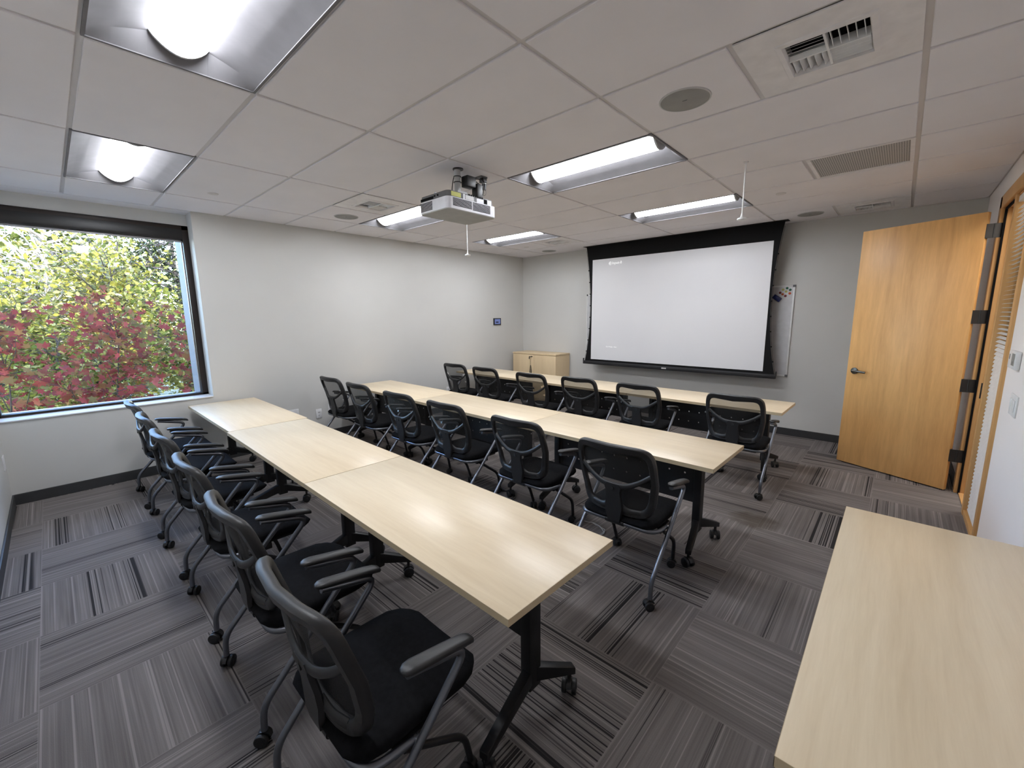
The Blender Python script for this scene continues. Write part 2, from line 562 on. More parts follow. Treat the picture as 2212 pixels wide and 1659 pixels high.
# screen wall, rear wall, right wall
bm = bmesh.new()
box(bm, XO, 6.9, YF, YF + 0.15, 0, H + 0.12)
tag(struct(bm, 'wall_front', M['wall']), 'light grey wall behind the projection screen', 'wall')
bm = bmesh.new()
box(bm, XO, 6.9, YB - 0.15, YB, 0, H + 0.12)
tag(struct(bm, 'wall_rear', M['wall']), 'light grey wall meeting the window at the near corner', 'wall')
DY0, DY1, DZ = 3.80, 5.10, 2.49   # opening in the right wall
bm = bmesh.new()
box(bm, XR, XR + 0.13, YB - 0.15, DY0, 0, H + 0.12)
box(bm, XR, XR + 0.13, DY1, YF + 0.15, 0, H + 0.12)
box(bm, XR, XR + 0.13, DY0, DY1, DZ, H + 0.12)
tag(struct(bm, 'wall_right', M['wall_white']), 'white wall with the door, light switch and thermostat', 'wall')
bm = bmesh.new()
box(bm, 6.75, 6.9, YB - 0.15, YF + 0.15, 0, H + 0.12)
tag(struct(bm, 'wall_hall', M['wall']), 'corridor wall beyond the open doorway', 'wall')

# baseboards
bm = bmesh.new()
box(bm, XW, XW + 0.012, YB, YF, 0, 0.095, 0.003)
tag(struct(bm, 'baseboard_left', M['base']), 'charcoal rubber baseboard under the window wall', 'baseboard')
bm = bmesh.new()
box(bm, XW, XR, YF - 0.012, YF, 0, 0.095, 0.003)
tag(struct(bm, 'baseboard_front', M['base']), 'charcoal rubber baseboard below the projection screen', 'baseboard')
bm = bmesh.new()
box(bm, XW, XR, YB, YB + 0.012, 0, 0.095, 0.003)
tag(struct(bm, 'baseboard_rear', M['base']), 'charcoal rubber baseboard at the rear wall', 'baseboard')
bm = bmesh.new()
box(bm, XR - 0.012, XR, YB, DY0, 0, 0.095, 0.003)
box(bm, XR - 0.012, XR, 5.16, YF, 0, 0.095, 0.003)
tag(struct(bm, 'baseboard_right', M['base']), 'charcoal rubber baseboard below the light switch', 'baseboard')

# ceiling: tegular tiles hung just below a grid, openings for recessed fittings
LIGHTS = [(0, 0), (2, 0), (0, 4), (2, 4), (0, 7), (2, 7)]      # (x cell, y row)
VENTS = [(7, 3, 'a'), (1, 3, 'b'), (1, 8, 'c'), (7, 9, 'd')]     # half cells of 0.61 m
GRILLE = (7, 6)
bm = bmesh.new()
gp = 0.012
xs = [XW, 0, 1.2192, 2.4384, 3.6576, 4.8768, XR]
ys = [YB, -0.6096 + 0.01] + [G * j for j in range(0, 11)] + [YF]
holes = []
for i, j in LIGHTS:
    holes.append((i * 1.2192, (i + 1) * 1.2192, j * G, (j + 1) * G))
for i, j, _ in VENTS:
    holes.append((i * G, (i + 1) * G, j * G, (j + 1) * G))
holes.append((GRILLE[0] * G, (GRILLE[0] + 1) * G, GRILLE[1] * G, (GRILLE[1] + 1) * G))
def is_hole(x0, x1, y0, y1):
    cx, cy = (x0 + x1) / 2, (y0 + y1) / 2
    return any(a < cx < b and c < cy < d for a, b, c, d in holes)
def tile_box(x0, x1, y0, y1):
    if is_hole(x0, x1, y0, y1):
        return
    t = bmesh.new()
    a, b, c, d = x0 + gp, x1 - gp, y0 + gp, y1 - gp
    e = 0.003
    zb, zt = H, H + 0.012
    lo = [(a + e, c + e, zb), (b - e, c + e, zb), (b - e, d - e, zb), (a + e, d - e, zb)]
    hi = [(a, c, zt), (b, c, zt), (b, d, zt), (a, d, zt)]
    mid = [(a, c, zb + e), (b, c, zb + e), (b, d, zb + e), (a, d, zb + e)]
    loft(t, [lo, mid, hi])
    join(bm, t, 0)
for ax, bx_ in zip(xs[:-1], xs[1:]):
    for cy, dy in zip(ys[:-1], ys[1:]):
        sub = [ax, bx_]
        j = round(cy / G)
        for i, jj, _ in VENTS:
            if jj == j and ax - 0.01 <= i * G < bx_ - 0.01:
                sub = [ax, ax + G, bx_]
        if j == GRILLE[1] and abs(ax - 3.6576) < 0.01:
            sub = [ax, ax + G, bx_]
        for p, q in zip(sub[:-1], sub[1:]):
            tile_box(p, q, cy, dy)
# grid bars at the lines
zb = H + 0.009
def bar(x0, x1, y0, y1):
    box(bm, x0, x1, y0, y1, zb, zb + 0.02, mi=1)
for xx in xs[1:-1]:
    bar(xx - 0.012, xx + 0.012, YB, YF)
for yy in ys[1:-1]:
    bar(XW, XR, yy - 0.012, yy + 0.012) if False else None
for yy in ys[1:-1]:
    for ax, bx_ in zip(xs[:-1], xs[1:]):
        bar(ax + 0.012, bx_ - 0.012, yy - 0.012, yy + 0.012)
for i, j, _ in VENTS:
    xx = i * G if (i % 2) else (i + 1) * G
    bar(xx - 0.012, xx + 0.012, j * G + 0.012, (j + 1) * G - 0.012)
xx = GRILLE[0] * G
bar(xx - 0.012, xx + 0.012, GRILLE[1] * G + 0.012, (GRILLE[1] + 1) * G - 0.012)
# wall angle around the room and slab above
box(bm, XW, XW + 0.012, YB, YF, zb, zb + 0.02, mi=1)
box(bm, XR - 0.012, XR, YB, YF, zb, zb + 0.02, mi=1)
box(bm, XW, XR, YF - 0.012, YF, zb, zb + 0.02, mi=1)
box(bm, XW, XR, YB, YB + 0.012, zb, zb + 0.02, mi=1)
box(bm, XN, XW, YB, WY1, H, H + 0.03, mi=0)
box(bm, XO, 6.9, YB - 0.15, YF + 0.15, H + 0.20, H + 0.30, mi=0)
box(bm, XR + 0.13, 6.75, YB - 0.15, YF + 0.15, H - 0.01, H + 0.05, mi=0)
tag(struct(bm, 'ceiling', M['tile'], mats=[M['tile'], M['grid']]), 'suspended ceiling of white lay-in tiles', 'ceiling')
bm = bmesh.new()
box(bm, XO, 6.9, YB - 0.15, YB - 0.13, H + 0.1, H + 0.25)
box(bm, XO, 6.9, YF + 0.13, YF + 0.15, H + 0.1, H + 0.25)
box(bm, XO, XO + 0.02, YB - 0.15, YF + 0.15, H + 0.1, H + 0.25)
box(bm, 6.88, 6.9, YB - 0.15, YF + 0.15, H + 0.1, H + 0.25)
tag(struct(bm, 'trim_2', M['wall']), 'plenum edge above the ceiling tiles', 'trim')

bm = bmesh.new()
box(bm, XO, 9.0, YB - 3.0, YF + 3.0, H + 0.31, 5.4)  # unseen mass added over the room, its height chosen to shade the near maples
tag(struct(bm, 'upper_shade_block', M['exterior']), 'unseen block added above the room to shade the red maples', 'wall')

# ------------------------------------------------------------------ window
win = empty('window_1', (XN, 0.15, NZ + 0.012))
tag(win, 'large window in dark bronze frame looking out on autumn leaves', 'window', None, 'structure')
def wpart(bm, name, mat, label=None):
    o = finish(bm, name, mat, win, True)
    o.matrix_parent_inverse = Matrix.Translation(win.location).inverted()
    if label:
        o['label'] = label
    return o
bm = bmesh.new()
z0, z1 = NZ + 0.0, 2.575
fx0, fx1 = -0.93, -0.845
box(bm, fx0, fx1, WY0, WY1, z0, z0 + 0.035, 0.003)
box(bm, fx0, fx1, WY1 - 0.058, WY1, z0, z1, 0.003)
box(bm, fx0, fx1, WY0, WY1, z1 - 0.045, z1, 0.003)
box(bm, fx0, fx1, WY0, WY0 + 0.02, z0, z1, 0.003)
wpart(bm, 'frame', M['bronze'])
bm = bmesh.new()
sec = [(-0.93, 2.43), (-0.842, 2.43), (-0.836, 2.455), (-0.845, 2.535), (-0.93, 2.535)]
loft(bm, [[(x, WY0 + 0.02, z) for x, z in sec], [(x, WY1 - 0.058, z) for x, z in sec]])
wpart(bm, 'shade_cassette', M['fascia'], 'glossy black roller shade cassette')
bm = bmesh.new()
box(bm, -0.905, -0.885, WY0 + 0.02, WY1 - 0.058, 2.408, 2.43, 0.003)
box(bm, -0.905, -0.89, WY1 - 0.069, WY1 - 0.0585, z0 + 0.04, 2.41, 0.002)
wpart(bm, 'shade_hem_bar', M['alu'], 'silver hem bar and guide of the raised shade')
bm = bmesh.new()
box(bm, -0.915, -0.909, WY0 + 0.02, WY1 - 0.06, z0 + 0.034, 2.54)
wpart(bm, 'pane', M['glass'])
bm = bmesh.new()
box(bm, XO, -0.931, WY1 - 0.06, WY1 - 0.001, NZ, 2.574)
box(bm, XO - 0.03, -0.931, YB - 0.1, WY1 - 0.06, NZ - 0.08, NZ - 0.045)
wpart(bm, 'outer_reveal', M['exterior'], 'pale grey outer window reveal')

# ------------------------------------------------------------------ door, frame and sidelight
bm = bmesh.new()
fx = XR - 0.022
W3 = XR + 0.125
# hinge jamb: casing + reveal
box(bm, fx, XR + 0.002, 5.035, 5.135, 0, 2.50, 0.003)
box(bm, XR + 0.014, W3, 5.022, 5.10, 0, 2.42, 0.002)
box(bm, XR + 0.05, XR + 0.085, 5.004, 5.022, 0, 2.405, 0.002)
# header
box(bm, fx, XR + 0.002, 3.80, 5.135, 2.405, 2.503, 0.003)
box(bm, XR + 0.002, W3, 3.90, 5.03, 2.40, 2.47, 0.002)
# mullion
box(bm, XR - 0.010, W3, 4.475, 4.545, 0.0, 2.41, 0.003)
# right post
box(bm, XR - 0.016, W3, 3.80, 3.872, 0.0, 2.503, 0.003)
# sidelight bottom rail and threshold
box(bm, XR - 0.006, W3, 3.87, 4.48, 0.0, 0.045, 0.003)
box(bm, XR + 0.006, W3, 4.545, 5.03, 0.0, 0.012, 0.003)
df = tag(struct(bm, 'trim_3', M['frame_wood'], smooth=True), 'honey-stained wooden frame around the doorway and its narrow side window', 'door frame')
bm = bmesh.new()
box(bm, XR + 0.001, XR + 0.014, 5.018, 5.036, 0.0, 2.40)
box(bm, XR + 0.001, XR + 0.014, 4.55, 5.03, 2.388, 2.402)
finish(bm, 'gasket', M['dark'], df)['label'] = 'black door gasket strip'
bm = bmesh.new()
box(bm, fx + 0.004, fx + 0.03, 4.5452, 4.549, 0.93, 1.05, 0.001)
finish(bm, 'strike_plate', M['plastic'], df)['label'] = 'dark strike plate'

sl = empty('window_2', (XR + 0.02, 4.21, 0.045))
tag(sl, 'narrow glazed side window beside the doorway', 'window', None, 'structure')
bm = bmesh.new()
box(bm, XR + 0.045, XR + 0.051, 3.872, 4.475, 0.045, 2.40)
o = finish(bm, 'pane', M['glass'], sl, False)
o.matrix_parent_inverse = Matrix.Translation(sl.location).inverted()

bl = empty('window_blind', (XR + 0.016, 4.21, 0.05))
tag(bl, 'white horizontal slat blind hanging in the narrow side window by the door', 'blind')
bm = bmesh.new()
ns = 76
for k in range(ns):
    z = 0.07 + k * (2.26 / ns)
    # upper slats lie open, lower ones are closed
    a = radians(68) if z < 1.25 else radians(68 - min(1, (z - 1.25) / 0.25) * 56)
    dx, dz = 0.0125 * cos(a), 0.0125 * sin(a)
    p = [(-dx, -dz), (0, 0.002), (dx, dz), (0, 0.0008)]
    loft(bm, [[(XR + 0.016 + a_, 3.882, z + b_) for a_, b_ in p], [(XR + 0.016 + a_, 4.466, z + b_) for a_, b_ in p]])
o = finish(bm, 'slats', M['metal_white'], bl)
o.matrix_parent_inverse = Matrix.Translation(bl.location).inverted()
bm = bmesh.new()
box(bm, XR + 0.001, XR + 0.031, 3.882, 4.466, 2.345, 2.385, 0.002)
o = finish(bm, 'headrail', M['metal_white'], bl)
o.matrix_parent_inverse = Matrix.Translation(bl.location).inverted()

# door leaf: local x runs from hinge to free edge, visible face at local y = 0
hx, hy = 5.348, 5.020
fx_, fy_ = 4.546, 5.394
ang = math.atan2(fy_ - hy, fx_ - hx)
LW = math.hypot(fy_ - hy, fx_ - hx)
door = empty('door_1', (hx, hy, 0), ang)
tag(door, 'tall honey maple door standing open into the room', 'door', None, 'structure')
bm = bmesh.new()
box(bm, 0, LW, -0.045, 0.0, 0.012, 2.386, 0.002)
finish(bm, 'door_leaf', M['door_wood'], door)
hb = bmesh.new()
def lever(side):
    s = 1 if side > 0 else -1
    y0 = 0.0 if side > 0 else -0.045
    bm = bmesh.new()
    xk, zk = LW - 0.072, 0.995
    cyl(bm, (xk, y0 + s * 0.006, zk), 'y', 0.033, 0.012, 28, bev=0.003)
    cyl(bm, (xk, y0 + s * 0.025, zk), 'y', 0.011, 0.04, 16)
    pts = fillet([(xk + 0.004, y0 + s * 0.046, zk + 0.002), (xk - 0.05, y0 + s * 0.048, zk), (xk - 0.115, y0 + s * 0.042, zk - 0.006)], 0.03)
    sweep(bm, pts, circ(0.011, 12, 0.008))
    o = finish(bm, 'lever_handle', M['proj_grey'], door)
    o['label'] = 'dark satin lever handle'
M['lever'] = simple('dark_satin_nickel', (0.10, 0.095, 0.09), 0.3, 0.9)
for sd in (1, -1):
    lever(sd)
for o in kids(door):
    if o.name.startswith('lever_handle'):
        o.data.materials[0] = M['lever']
# hinges: two plates and a knuckle each, spanning leaf edge and jamb
jx, jy = XR + 0.004, 5.036
inv = Matrix.Rotation(-ang, 4, 'Z') @ Matrix.Translation((-hx, -hy, 0))
hp = inv @ Vector((jx, jy, 0))
for zc in (2.235, 1.545, 0.962, 0.335):
    bm = bmesh.new()
    a = Vector((0.0, -0.002, zc))
    b = Vector((hp.x, hp.y, zc))
    d = (b - a).normalized()
    n = Vector((-d.y, d.x, 0)) * 0.002
    for zz in (0,):
        loft(bm, [[a - n + Vector((0, 0, s)) for s in (-0.056, 0.056)] + [a + n + Vector((0, 0, s)) for s in (0.056, -0.056)],
                  [b - n + Vector((0, 0, s)) for s in (-0.056, 0.056)] + [b + n + Vector((0, 0, s)) for s in (0.056, -0.056)]])
    box(bm, -0.0025, -0.0002, -0.04, 0.0, zc - 0.056, zc + 0.056)
    cyl(bm, ((a + b) / 2), 'z', 0.006, 0.112, 12)
    finish(bm, 'hinge', M['plastic'], door)['label'] = 'black hinge'
hb.free()

# ================================================================== CEILING FITTINGS
def light_fixture():
    root = empty('ceiling_light', (0, 0, H))
    A, B = 1.2192 / 2, G / 2
    # housing in local coords around the cell centre, z up from the ceiling plane
    bm = bmesh.new()
    prof = []
    for k in range(9):
        u = k / 8
        prof.append((-B + 0.012 + u * (B - 0.012 - 0.105), 0.004 + 0.070 * (u ** 0.8)))
    full = prof + [(-0.105, 0.082), (0.105, 0.082)] + [(-y, z) for y, z in reversed(prof)]
    x0, x1 = -A + 0.075, A - 0.075
    def strip(pr):
        for (ya, za), (yb, zb_) in zip(pr[:-1], pr[1:]):
            quad(bm, (x0, ya, za), (x1, ya, za), (x1, yb, zb_), (x0, yb, zb_))
    strip(full)
    # sloping end plates
    for sx in (-1, 1):
        e = sx * (A - 0.012)
        xi = sx * (A - 0.075)
        for (ya, za), (yb, zb_) in zip(full[:-1], full[1:]):
            quad(bm, (e, ya, 0.004), (e, yb, 0.004), (xi, yb, zb_), (xi, ya, za))
    # back box
    box(bm, -A + 0.02, A - 0.02, -B + 0.02, B - 0.02, 0.086, 0.10)
    for s in (-1, 1):
        box(bm, -A + 0.012, A - 0.012, s * (B - 0.006) - 0.006, s * (B - 0.006) + 0.006, 0.0, 0.10)
        box(bm, s * (A - 0.006) - 0.006, s * (A - 0.006) + 0.006, -B, B, 0.0, 0.10)
    bmesh.ops.remove_doubles(bm, verts=bm.verts, dist=1e-5)
    finish(bm, 'housing', M['housing'], root, True, 30)
    bm = bmesh.new()
    n = 12
    arc = [(-0.102 + 0.204 * k / n, 0.078 - 0.062 * sin(pi * k / n) ** 0.8) for k in range(n + 1)]
    loft(bm, [[(x0 + 0.012, y, z) for y, z in arc] , [(x1 - 0.012, y, z) for y, z in arc]], True)
    finish(bm, 'lens', M['lens'], root, True, 50)['label'] = 'glowing white lens'
    arc2 = [(-0.108 + 0.216 * k / n, 0.080 - 0.068 * sin(pi * k / n) ** 0.8) for k in range(n + 1)]
    for xa, xb in ((x0, x0 + 0.012), (x1 - 0.012, x1)):
        bm = bmesh.new()
        loft(bm, [[(xa, y, z) for y, z in arc2], [(xb, y, z) for y, z in arc2]], True)
        finish(bm, 'end_cap', M['ltgrey'], root, True)
    return root
LL = {(0, 0): 'lit recessed ceiling light just above the window, its tube pointing into the room',
      (2, 0): 'largest lit ceiling light, cut off by the top edge, nearest the camera',
      (0, 4): 'lit recessed ceiling light partly hidden behind the hanging projector',
      (2, 4): 'long lit ceiling light between the projector and the big round speaker',
      (0, 7): 'small lit ceiling light farthest into the corner, beyond the thin hanging rod',
      (2, 7): 'lit ceiling light just in front of the projection screen, touching a hanging rod'}
proto = light_fixture()
for k, (i, j) in enumerate(LIGHTS):
    o = proto if k == 0 else copy_tree(proto)
    o.location = ((i + 0.5) * 1.2192, (j + 0.5) * G, H)
    tag(o, LL[(i, j)], 'ceiling light', 'recessed ceiling lights')

def vent():
    root = empty('air_vent', (0, 0, H))
    B = G / 2
    bm = bmesh.new()
    # lay-in panel with a square neck
    r = 0.145
    for a, b, c, d in ((-B + gp, -r, -B + gp, B - gp), (r, B - gp, -B + gp, B - gp), (-r, r, -B + gp, -r), (-r, r, r, B - gp)):
        box(bm, a, b, c, d, 0.0, 0.006)
    finish(bm, 'panel', M['vent_white'], root, False)
    bm = bmesh.new()
    # raised frame lip
    o_, i_ = 0.168, 0.138
    ring = []
    for q, z in ((o_, 0.0), (o_ - 0.004, -0.005), (i_ + 0.006, -0.008), (i_, 0.010), (i_, 0.055)):
        ring.append([(-q, -q, z), (q, -q, z), (q, q, z), (-q, q, z)])
    loft(bm, ring, False)
    finish(bm, 'frame', M['vent_white'], root, False)
    bm = bmesh.new()
    box(bm, -i_, i_, -i_, i_, 0.05, 0.06)
    finish(bm, 'duct', M['dark'], root, False)
    # four quadrants of angled blades
    bl_ = 0.0
    def blade(bm, cx, cy, L, along, tilt):
        w = 0.017
        dz, dt = w * cos(tilt), w * sin(tilt)
        t = 0.0011
        if along == 'x':
            p = [(cx, cy - dt - t, -dz * 0.5 + 0.008), (cx, cy - dt + t, -dz * 0.5 + 0.008), (cx, cy + dt + t, dz + 0.008), (cx, cy + dt - t, dz + 0.008)]
            loft(bm, [[(x - L / 2, y, z) for x, y, z in p], [(x + L / 2, y, z) for x, y, z in p]])
        else:
            p = [(cx - dt - t, cy, -dz * 0.5 + 0.008), (cx - dt + t, cy, -dz * 0.5 + 0.008), (cx + dt + t, cy, dz + 0.008), (cx + dt - t, cy, dz + 0.008)]
            loft(bm, [[(x, y - L / 2, z) for x, y, z in p], [(x, y + L / 2, z) for x, y, z in p]])
    q = i_ / 2
    for (sx, sy, along, tl) in ((-1, -1, 'x', 1.02), (1, -1, 'y', -0.10), (-1, 1, 'y', 0.5), (1, 1, 'x', -0.6)):
        bm = bmesh.new()
        for k in range(5):
            off = (k - 2) * 0.0265
            if along == 'x':
                blade(bm, sx * q, sy * q + off, i_ - 0.004, 'x', tl)
            else:
                blade(bm, sx * q + off, sy * q, i_ - 0.004, 'y', tl)
        finish(bm, 'louvre', M['metal_white'], root, False)
    bm = bmesh.new()
    box(bm, -0.004, 0.004, -i_, i_, -0.006, 0.03)
    box(bm, -i_, i_, -0.004, 0.004, -0.006, 0.03)
    finish(bm, 'divider', M['metal_white'], root, False)
    return root
VL = {'a': 'square four-way air vent in the ceiling beside the big round speaker',
      'b': 'square ceiling air vent to the window side of the projector',
      'c': 'small far ceiling air vent between the farthest ceiling light and the corner',
      'd': 'ceiling air vent above the open door, against the screen wall'}
proto = vent()
for k, (i, j, c) in enumerate(VENTS):
    o = proto if k == 0 else copy_tree(proto)
    o.location = ((i + 0.5) * G, (j + 0.5) * G, H)
    tag(o, VL[c], 'air vent', 'square ceiling vents')

rg = empty('return_grille', ((GRILLE[0] + 0.5) * G, (GRILLE[1] + 0.5) * G, H))
tag(rg, 'grey egg-crate return air grille set flush in the ceiling', 'grille')
bm = bmesh.new()
B = G / 2
for a, b, c, d in ((-B + gp, -B + 0.035, -B + gp, B - gp), (B - 0.035, B - gp, -B + gp, B - gp), (-B + 0.035, B - 0.035, -B + gp, -B + 0.035), (-B + 0.035, B - 0.035, B - 0.035, B - gp)):
    box(bm, a, b, c, d, 0.0, 0.012)
finish(bm, 'frame', M['vent_white'], rg, False)
bm = bmesh.new()
box(bm, -B + 0.035, B - 0.035, -B + 0.035, B - 0.035, 0.006, 0.012)
finish(bm, 'grille', M['grille'], rg, False)

SPK = [((3.970, 2.150), 'large round grey ceiling speaker between the long light and the square vent'),
       ((0.261, 2.156), 'round grey ceiling speaker beside the vent nearest the window-side wall'),
       ((4.036, 5.745), 'round ceiling speaker over the top corner of the projection screen'),
       ((0.272, 5.819), 'smallest round ceiling speaker, in the far corner over the cabinet')]
def speaker():
    root = empty('ceiling_speaker', (0, 0, H))
    bm = bmesh.new()
    lathe(bm, [(0.0, -0.004), (0.118, -0.0045), (0.1205, -0.003)], n=40)
    finish(bm, 'grille', M['spk'], root, True)
    bm = bmesh.new()
    lathe(bm, [(0.119, -0.001), (0.1195, -0.0055), (0.126, -0.004), (0.127, 0.0)], n=40)
    finish(bm, 'rim', M['ltgrey'], root, True)
    bm = bmesh.new()
    box(bm, -0.012, 0.012, -0.002, 0.002, -0.0055, -0.004)
    finish(bm, 'badge', M['proj_grey'], root, False)
    return root
proto = speaker()
for k, ((x, y), lb) in enumerate(SPK):
    o = proto if k == 0 else copy_tree(proto)
    o.location = (x, y, H)
    tag(o, lb, 'speaker', 'round ceiling speakers')

SPR = [((0.28, 0.912), 'flat white sprinkler cover disc beside the light over the window'),
       ((3.966, 4.545), 'flat white sprinkler cover disc near the return grille'),
       ((0.277, 5.206), 'flat white sprinkler cover disc in the far corner by the small vent')]
for k, ((x, y), lb) in enumerate(SPR):
    if k == 0:
        bm = bmesh.new()
        lathe(bm, [(0.0, -0.006), (0.036, -0.006), (0.041, -0.004), (0.0415, 0.0)], n=28)
        proto = finish(bm, 'sprinkler_cover', M['grid'], None, True)
        o = proto
    else:
        o = proto.copy()
        COL.objects.link(o)
    o.location = (x, y, H)
    tag(o, lb, 'sprinkler cover', 'sprinkler cover discs')

def pendant():
    root = empty('hanging_rod', (0, 0, H))
    bm = bmesh.new()
    lathe(bm, [(0.0, 0.0), (0.018, -0.001), (0.016, -0.006), (0.004, -0.009)], n=20)
    finish(bm, 'ceiling_clip', M['grid'], root)
    bm = bmesh.new()
    cyl(bm, (0, 0, -0.195), 'z', 0.0048, 0.375, 10)
    finish(bm, 'rod', M['metal_white'], root)
    bm = bmesh.new()
    lathe(bm, [(0.005, -0.36), (0.008, -0.375), (0.012, -0.388), (0.031, -0.394), (0.033, -0.404), (0.026, -0.411), (0.0, -0.413)], n=24)
    finish(bm, 'dome_end', M['metal_white'], root)
    return root
proto = pendant()
for k, ((x, y), lb) in enumerate([((3.955, 3.385), 'thin white rod with dome end hanging in front of the projection screen'),
                                  ((1.12, 3.17), 'thin white rod with dome end hanging just below the projector')]):
    o = proto if k == 0 else copy_tree(proto)
    o.location = (x, y, H)
    tag(o, lb, 'hanging rod', 'rods hanging from the ceiling')

# ------------------------------------------------------------------ projector and mount
PX0, PX1, PY0, PY1, PZ0 = 2.146, 2.489, 1.772, 2.256, 2.350
pj = empty('projector', ((PX0 + PX1) / 2, (PY0 + PY1) / 2, PZ0))
tag(pj, 'white and grey projector hung upside down below the ceiling', 'projector')
def pp(bm, name, mat, label=None, smooth=True):
    o = finish(bm, name, mat, pj, smooth)
    o.matrix_parent_inverse = Matrix.Translation(pj.location).inverted()
    if label:
        o['label'] = label
    return o
def rrect(x0, x1, y0, y1, r, z, n=5):
    pts = []
    for cx, cy, a0 in ((x1 - r, y1 - r, 0), (x0 + r, y1 - r, 90), (x0 + r, y0 + r, 180), (x1 - r, y0 + r, 270)):
        for k in range(n + 1):
            a = radians(a0 + 90 * k / n)
            pts.append((cx + r * cos(a), cy + r * sin(a), z))
    return pts
bm = bmesh.new()
loft(bm, [rrect(PX0, PX1, PY0, PY1, 0.035, PZ0 + 0.004), rrect(PX0, PX1, PY0, PY1, 0.035, PZ0 + 0.083)])
pp(bm, 'lower_case', M['proj_white'])
bm = bmesh.new()
loft(bm, [rrect(PX0 + 0.004, PX1 - 0.004, PY0 + 0.004, PY1 - 0.004, 0.033, PZ0 - 0.002), rrect(PX0 + 0.001, PX1 - 0.001, PY0 + 0.001, PY1 - 0.001, 0.034, PZ0 + 0.0045)])
pp(bm, 'bottom_plate', M['proj_under'], 'pale grey bottom plate')
bm = bmesh.new()
loft(bm, [rrect(PX0 + 0.006, PX1 - 0.004, PY0 + 0.004, PY1 - 0.02, 0.033, PZ0 + 0.083), rrect(PX0 + 0.010, PX1 - 0.006, PY0 + 0.008, PY1 - 0.03, 0.03, PZ0 + 0.124)])
pp(bm, 'upper_case', M['proj_grey'], 'dark grey upper case')
def slots(face, a0, a1, z0, z1, n):
    bm = bmesh.new()
    for k in range(n):
        z = z0 + (z1 - z0) * (k + 0.5) / n
        h = (z1 - z0) / n * 0.30
        if face == 'y':
            box(bm, a0, a1, PY0 - 0.0012, PY0 + 0.004, z - h, z + h)
        else:
            box(bm, PX1 - 0.004, PX1 + 0.0012, a0, a1, z - h, z + h)
    pp(bm, 'vent_slots', M['dark'], 'dark louvred vent slots', False)
slots('y', PX0 + 0.018, PX0 + 0.165, PZ0 + 0.014, PZ0 + 0.076, 8)
slots('x', PY0 + 0.045, PY0 + 0.225, PZ0 + 0.022, PZ0 + 0.078, 7)
slots('x', PY0 + 0.235, PY0 + 0.415, PZ0 + 0.018, PZ0 + 0.078, 7)
bm = bmesh.new()
box(bm, PX0 + 0.02, PX0 + 0.175, PY0 + 0.0045, PY0 + 0.012, PZ0 + 0.089, PZ0 + 0.108)
pp(bm, 'side_intake', M['dark'], 'black side air intake', False)
bm = bmesh.new()
box(bm, PX1 - 0.010, PX1 - 0.0035, PY0 + 0.035, PY0 + 0.125, PZ0 + 0.088, PZ0 + 0.119, 0.001)
pp(bm, 'warning_label', M['label_y'], 'yellowish warning label', False)
bm = bmesh.new()
box(bm, PX1 - 0.010, PX1 - 0.0035, PY0 + 0.168, PY0 + 0.25, PZ0 + 0.086, PZ0 + 0.117, 0.001)
pp(bm, 'rating_label', M['ltgrey'], 'grey rating label', False)
bm = bmesh.new()
box(bm, PX1 - 0.012, PX1 - 0.001, PY0 + 0.145, PY0 + 0.160, PZ0 + 0.083, PZ0 + 0.12, 0.001)
box(bm, PX1 - 0.012, PX1 - 0.001, PY0 + 0.275, PY0 + 0.35, PZ0 + 0.083, PZ0 + 0.113, 0.002)
box(bm, PX1 - 0.012, PX1 - 0.001, PY0 + 0.385, PY0 + 0.43, PZ0 + 0.083, PZ0 + 0.118, 0.002)
pp(bm, 'connector_plate', M['proj_white'], 'white connector plates', False)
bm = bmesh.new()
box(bm, PX1 - 0.010, PX1 + 0.0, PY0 + 0.353, PY0 + 0.383, PZ0 + 0.088, PZ0 + 0.116)
for k in range(7):
    box(bm, PX1 - 0.02, PX1 - 0.002, PY0 + 0.20 + k * 0.022, PY0 + 0.21 + k * 0.022, PZ0 + 0.117, PZ0 + 0.127)
pp(bm, 'sockets', M['dark'], 'black sockets', False)
bm = bmesh.new()
for x, y in ((PX0 + 0.19, PY0 + 0.004), (PX0 + 0.225, PY0 + 0.004)):
    cyl(bm, (x, y, PZ0 + 0.105), 'y', 0.006, 0.006, 14)
pp(bm, 'screw_hole', M['dark'], 'dark screw holes')
bm = bmesh.new()
for x, y in ((PX0 + 0.165, PY0 + 0.03), (PX0 + 0.05, PY1 - 0.06), (PX1 - 0.05, PY1 - 0.06)):
    cyl(bm, (x, y, PZ0 + 0.131), 'z', 0.008, 0.016, 14)
pp(bm, 'foot', M['proj_white'])
bm = bmesh.new()
cyl(bm, ((PX0 + PX1) / 2 - 0.05, PY1 + 0.006, PZ0 + 0.05), 'y', 0.042, 0.03, 28)
pp(bm, 'lens_barrel', M['plastic'], 'black lens barrel')

